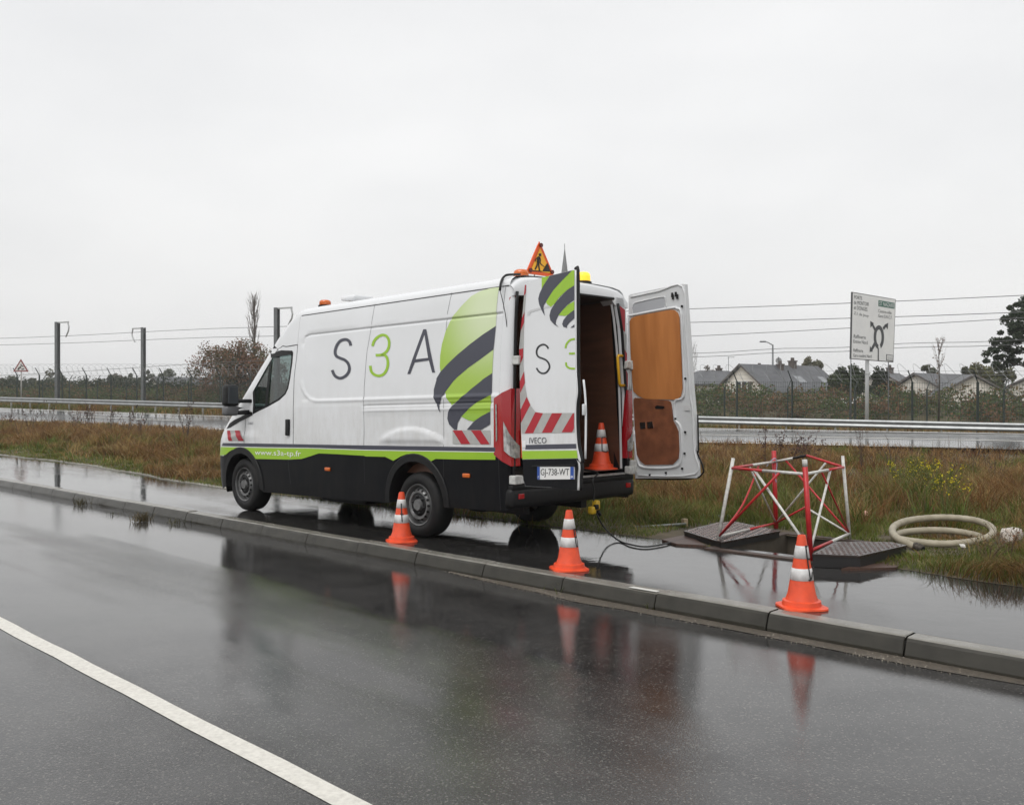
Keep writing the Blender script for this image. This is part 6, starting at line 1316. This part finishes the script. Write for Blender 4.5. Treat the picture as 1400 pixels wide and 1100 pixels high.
# bare poplar and saplings
def bare_tree(name, px, Z, ytop, ybase, wpx, label, nb, r0, upright=.8, leaves=0, pal=None):
    k = Z/FPX; b_ = atZ(px, 548, Z); H_ = zat(ytop, Z)-.3; zs_ = max(0.3, zat(ybase, Z)-.3); t = thing(name, (b_[0], b_[1], .3), 0, label, 'tree'); e = MB(); e.tube([(0, 0, -.2), (.05, 0, H_*.5), (0, 0, H_)], [r0, r0*.7, r0*.12], 7); e.build('trunk', M_BARK, t, True)
    e = MB(); W_ = wpx*k/2; ends = []
    for i in range(nb):
        f_ = RNG.random()**.8; z0 = zs_*.8+(H_-zs_*.8)*f_*.92; env = W_*math.sin(math.pi*min(.98, .12+.88*((z0-zs_*.8)/(H_-zs_*.8))))**.7; a_ = RNG.uniform(0, 6.28); L_ = env*RNG.uniform(.6, 1.1)*(1-.5*f_)
        p1 = np.array([math.cos(a_)*L_*.6, math.sin(a_)*L_*.6, z0+L_*upright*1.2]); p2 = np.array([math.cos(a_)*L_, math.sin(a_)*L_, z0+L_*upright*3.0]); p2[2] = min(p2[2], H_*1.0); e.tube([(0, 0, z0), p1, p2], [r0*.22, r0*.13, r0*.05], 3, cap=False); ends.append(p2); ends.append(p1)
        for _ in range(3):
            f2 = RNG.random(); q_ = p1+(p2-p1)*f2; e.tube([q_, q_+np.array([math.cos(a_+RNG.uniform(-1, 1))*.3, math.sin(a_)*.3, .55])*RNG.uniform(.5, 1.2)*W_], [r0*.08, r0*.03], 3, cap=False)
    e.build('branches', mat('bare_twig', (.12, .10, .088), .85), t)
    if leaves: leaf_cloud('leaves', np.array(ends), np.full(len(ends), .12*W_+.05), leaves, .07, pal, t)
    return t
bare_tree('bare_poplar', 347.5, 100, 403, 480, 26, 'tall slender leafless poplar rising behind the autumn tree', 60, .19, 1.3)
bare_tree('sapling', 1283, 47, 463, 520, 26, 'thin bare sapling with a few rusty leaves in front of the wide grey roof', 30, .05, 1.0, 90, [(.2, .10, .05), (.14, .08, .04)])
bare_tree('sapling', 945, 60, 470, 520, 26, 'thin bare twiggy sapling beside the open right van door', 40, .06, 1.1)
# scrub bank behind the railway: bramble and dead bracken
N_ = 1500; tt = RNG.uniform(tpx(1850, 24), tpx(-260, 24), N_); qq = RNG.uniform(21.0, 32, N_); C_ = []; Rr = []
for a_, b_ in zip(tt, qq):
    left = np.interp(a_, [-5, 20], [0, 1]); dz = float(np.interp(b_, qs, zs)); p = G(a_, b_, dz+RNG.uniform(.1, 1.2)*(1-.4*left)); C_.append(p); Rr.append(RNG.uniform(.6, 1.2))
C_ = np.array(C_); Rr = np.array(Rr)
o_ = leaf_cloud('scrub_bank', C_, Rr, 190000, .15, [(.075, .105, .03), (.09, .12, .036), (.20, .105, .055), (.15, .09, .05), (.06, .085, .026), (.16, .12, .05), (.085, .11, .032)], None, .8)
tag(o_, 'tangled green and rust-brown scrub on the bank behind the railway', 'scrub', kind='stuff')
# dark low hedge along the left
N_ = 260; tt = RNG.uniform(tpx(420, 26), tpx(-260, 26), N_); C_ = np.array([G(a_, RNG.uniform(25, 28), RNG.uniform(.8, 2.1)) for a_ in tt])
tag(leaf_cloud('dark_hedge', C_, np.full(N_, .9), 24000, .16, [(.022, .03, .016), (.03, .04, .02), (.035, .04, .025)]), 'long low dark hedge behind the fence at the foot of the far trees', 'hedge', kind='stuff')
# --- plants in the verge
def weed(px, py, hgt, spread, nst, label, col=(.085, .05, .032), leaves=0, pal=None, lf=.03, w_=.006, grp=None, base=None, thk=None):
    b_ = ground(px, py) if base is None else base; t = thing('weed_plant', b_, RNG.uniform(0, 6), label, 'plant', grp); e = MB(); ends = []
    for i in range(nst):
        a_ = RNG.uniform(0, 6.28); L_ = spread*RNG.uniform(.2, 1); H_ = hgt*RNG.uniform(.55, 1.0); p1 = np.array([math.cos(a_)*L_*.4, math.sin(a_)*L_*.4, H_*.55]); p2 = np.array([math.cos(a_)*L_, math.sin(a_)*L_, H_]); e.tube([(math.cos(a_)*.02, math.sin(a_)*.02, -.02), p1, p2], [w_, w_*.8, w_*.4], 4, cap=False); ends += [p2, p1+(p2-p1)*.6]
        for _ in range(3): q_ = p1+(p2-p1)*RNG.random(); e.tube([q_, q_+np.array([RNG.normal(0, .06), RNG.normal(0, .06), .09])], [w_*.5, w_*.25], 3, cap=False); ends.append(q_+np.array([0, 0, .08]))
    e.build('stems', mat('stem_%d' % int(col[0]*1000+col[1]*100), col, .8), t)
    if leaves: leaf_cloud('leaves', np.array(ends), np.full(len(ends), lf*2.2), leaves, lf, pal, t)
    return t
DK = [(.07, .04, .035), (.05, .03, .028), (.11, .05, .04)]
def vp(px, lam): return verge_pt(px, lam)
for px_, lam in ((1046, .66), (1062, .74), (1080, .68), (1096, .76), (1110, .7)): weed(0, 0, RNG.uniform(.75, 1.05), .28, 7, 'dead reddish-brown dock plant standing in the verge behind the guard frame', (.075, .042, .03), 130, DK, .03, .005, 'dead dock plants behind the guard', base=vp(px_, lam))
for px_, lam in ((1255, .60), (1236, .54), (1272, .52), (1292, .47)): weed(0, 0, RNG.uniform(.55, .75), .40, 12, 'yellow-flowering bush in the brown verge behind the coiled hose', (.10, .11, .03), 520, [(.16, .16, .03), (.09, .11, .03), (.12, .13, .03), (.62, .52, .02)], .022, .005, 'yellow-flowering bushes', base=vp(px_, lam))
for px_, lam in ((1220, .78), (1300, .72), (1330, .8), (1180, .75), (1360, .7)): weed(0, 0, RNG.uniform(.7, 1.0), .35, 8, 'dark leafless weed standing among the grass near the yellow bush', (.07, .045, .035), 40, DK, .022, .005, 'dark weeds near the yellow bush', base=vp(px_, lam))
weed(1352, 775, .30, .22, 14, 'dry branching weed at the pavement edge below the white sack', (.11, .075, .04), 90, [(.12, .13, .04), (.16, .10, .05)], .018, .004)
weed(1378, 770, .34, .2, 10, 'brown branching weed growing against the white sack', (.10, .06, .035), 60, [(.14, .12, .04), (.22, .10, .05)], .018, .004)
for k, px_ in enumerate((105, 112, 122, 40, 70, 150, 175, 190, 255, 12)): weed(0, 0, RNG.uniform(.9, 1.6), .5, 7, 'tall dark seed-headed weed standing against the far road on the left', (.06, .042, .035), 60, DK, .05, .010, 'tall weeds along the far road', base=vp(px_, RNG.uniform(.55, .9)))
# weeds rooted in the kerb joints
def tuft(px, py, hgt, n, label, col, grp=None, w_=.006):
    b_ = ground(px, py, ROADZ+.005); t = np.tile(b_, (n, 1))+RNG.normal(0, .035, (n, 3))*np.array([1.6, 1.6, 0]); c = np.array(col)*RNG.uniform(.6, 1.4, (n, 1)); o_ = blades(t-b_, RNG.uniform(.4, 1, n)*hgt, np.full(n, w_), RNG.uniform(.3, 1.0, n), c, 'kerb_weed'); o_.location = tuple(b_); return tag(o_, label, 'weed', grp)
tuft(194, 712, .15, 90, 'bushy brown weed growing against the far end of the kerb', (.09, .07, .035), w_=.012); tuft(111, 690, .16, 40, 'narrow dark weed at a kerb joint beyond the bushy brown one', (.07, .06, .03), w_=.010); tuft(241, 716, .10, 30, 'small dark weed at the kerb just nearer than the bushy brown one', (.07, .065, .03), w_=.008)
tuft(771, 806, .085, 60, 'low green weed in the kerb joint by the cone behind the van', (.10, .12, .035), w_=.008); tuft(897, 830, .075, 60, 'flat green weed in the kerb joint beside the white paint flake', (.11, .12, .04), w_=.008); tuft(1040, 852, .09, 30, 'thin dry weed at the kerb joint below the nearest cone', (.12, .09, .05), w_=.005); tuft(152, 704, .06, 20, 'tiny dark weed low on the kerb between the larger ones', (.06, .06, .03))
# gutter gravel
gs = np.arange(12.4, 19.01, .05); gw = .02+.13*np.clip((gs-12.4)/1.6, 0, 1)*np.clip((18.6-gs)/2.0, .1, 1)*(.55+.9*vnoise(gs, gs*0+3., 2.2, 12)); gv = [K(a_, -.045, ROADZ+.006) for a_ in gs]+[K(a_, -.05-b_, ROADZ+.0035) for a_, b_ in zip(gs, gw)]; ng = len(gs)
tag(obj('gutter_silt', gv, [(i, i+1, ng+i+1, ng+i) for i in range(ng-1)], mat('wet_silt', (.060, .050, .038), .5, c2=(.11, .092, .07), nscale=40, bump=.9, bscale=120, detail=8)), 'ragged strip of brown silt lying in the gutter below the kerb', 'silt', kind='stuff')
N_ = 7000; s_ = RNG.uniform(12.2, 20, N_); s_ = s_[vnoise(s_, s_*0+9., 3.1, 14)+RNG.uniform(-.3, .3, len(s_)) > .42]; N_ = len(s_); n_ = -.05-RNG.random(N_)**1.3*np.interp(s_, gs, gw)*1.25
P_ = KA+KD*s_[:, None]+KN*n_[:, None]; P_[:, 2] = ROADZ+.003; r_ = .0016+.0055*RNG.random(N_)**2.2
oc = np.array([(1, 0, 0), (0, 1, 0), (-1, 0, 0), (0, -1, 0), (0, 0, .9), (0, 0, -.4)], float); V_ = (P_[:, None, :]+oc[None]*r_[:, None, None]*RNG.uniform(.7, 1.3, (N_, 6, 1))).reshape(-1, 3); fo = np.array([(0, 1, 4), (1, 2, 4), (2, 3, 4), (3, 0, 4), (1, 0, 5), (2, 1, 5), (3, 2, 5), (0, 3, 5)]); T_ = (fo[None]+(np.arange(N_)*6)[:, None, None]).reshape(-1, 3)
c_ = np.array([(.22, .19, .15), (.13, .11, .09), (.33, .30, .25), (.09, .08, .07)])[RNG.integers(0, 4, N_)]
tag(tri_mesh('gutter_gravel', V_, T_, np.repeat(c_, 6, 0), mat('gravel', (.2, .18, .15), .6, attr='Col')), 'strip of pale gravel washed into the gutter below the kerb', 'gravel', kind='stuff')

# ------------------------------------------------------------------ thin rain haze filling the air round the whole place
hm = bpy.data.materials.new('rain_haze'); hm.use_nodes = True; hn = hm.node_tree; hn.nodes.clear()
ho = hn.nodes.new('ShaderNodeOutputMaterial'); pv_ = hn.nodes.new('ShaderNodeVolumePrincipled'); pv_.inputs['Color'].default_value = (.99, .993, .996, 1); pv_.inputs['Density'].default_value = .0005; pv_.inputs['Anisotropy'].default_value = .1
hn.links.new(pv_.outputs[0], ho.inputs['Volume'])
hz = MB().box((0, 120, 27), (720, 440, 57)).build('haze', hm); hz['kind'] = 'stuff'; tag(hz, 'thin grey rain haze hanging over the whole scene', 'haze')
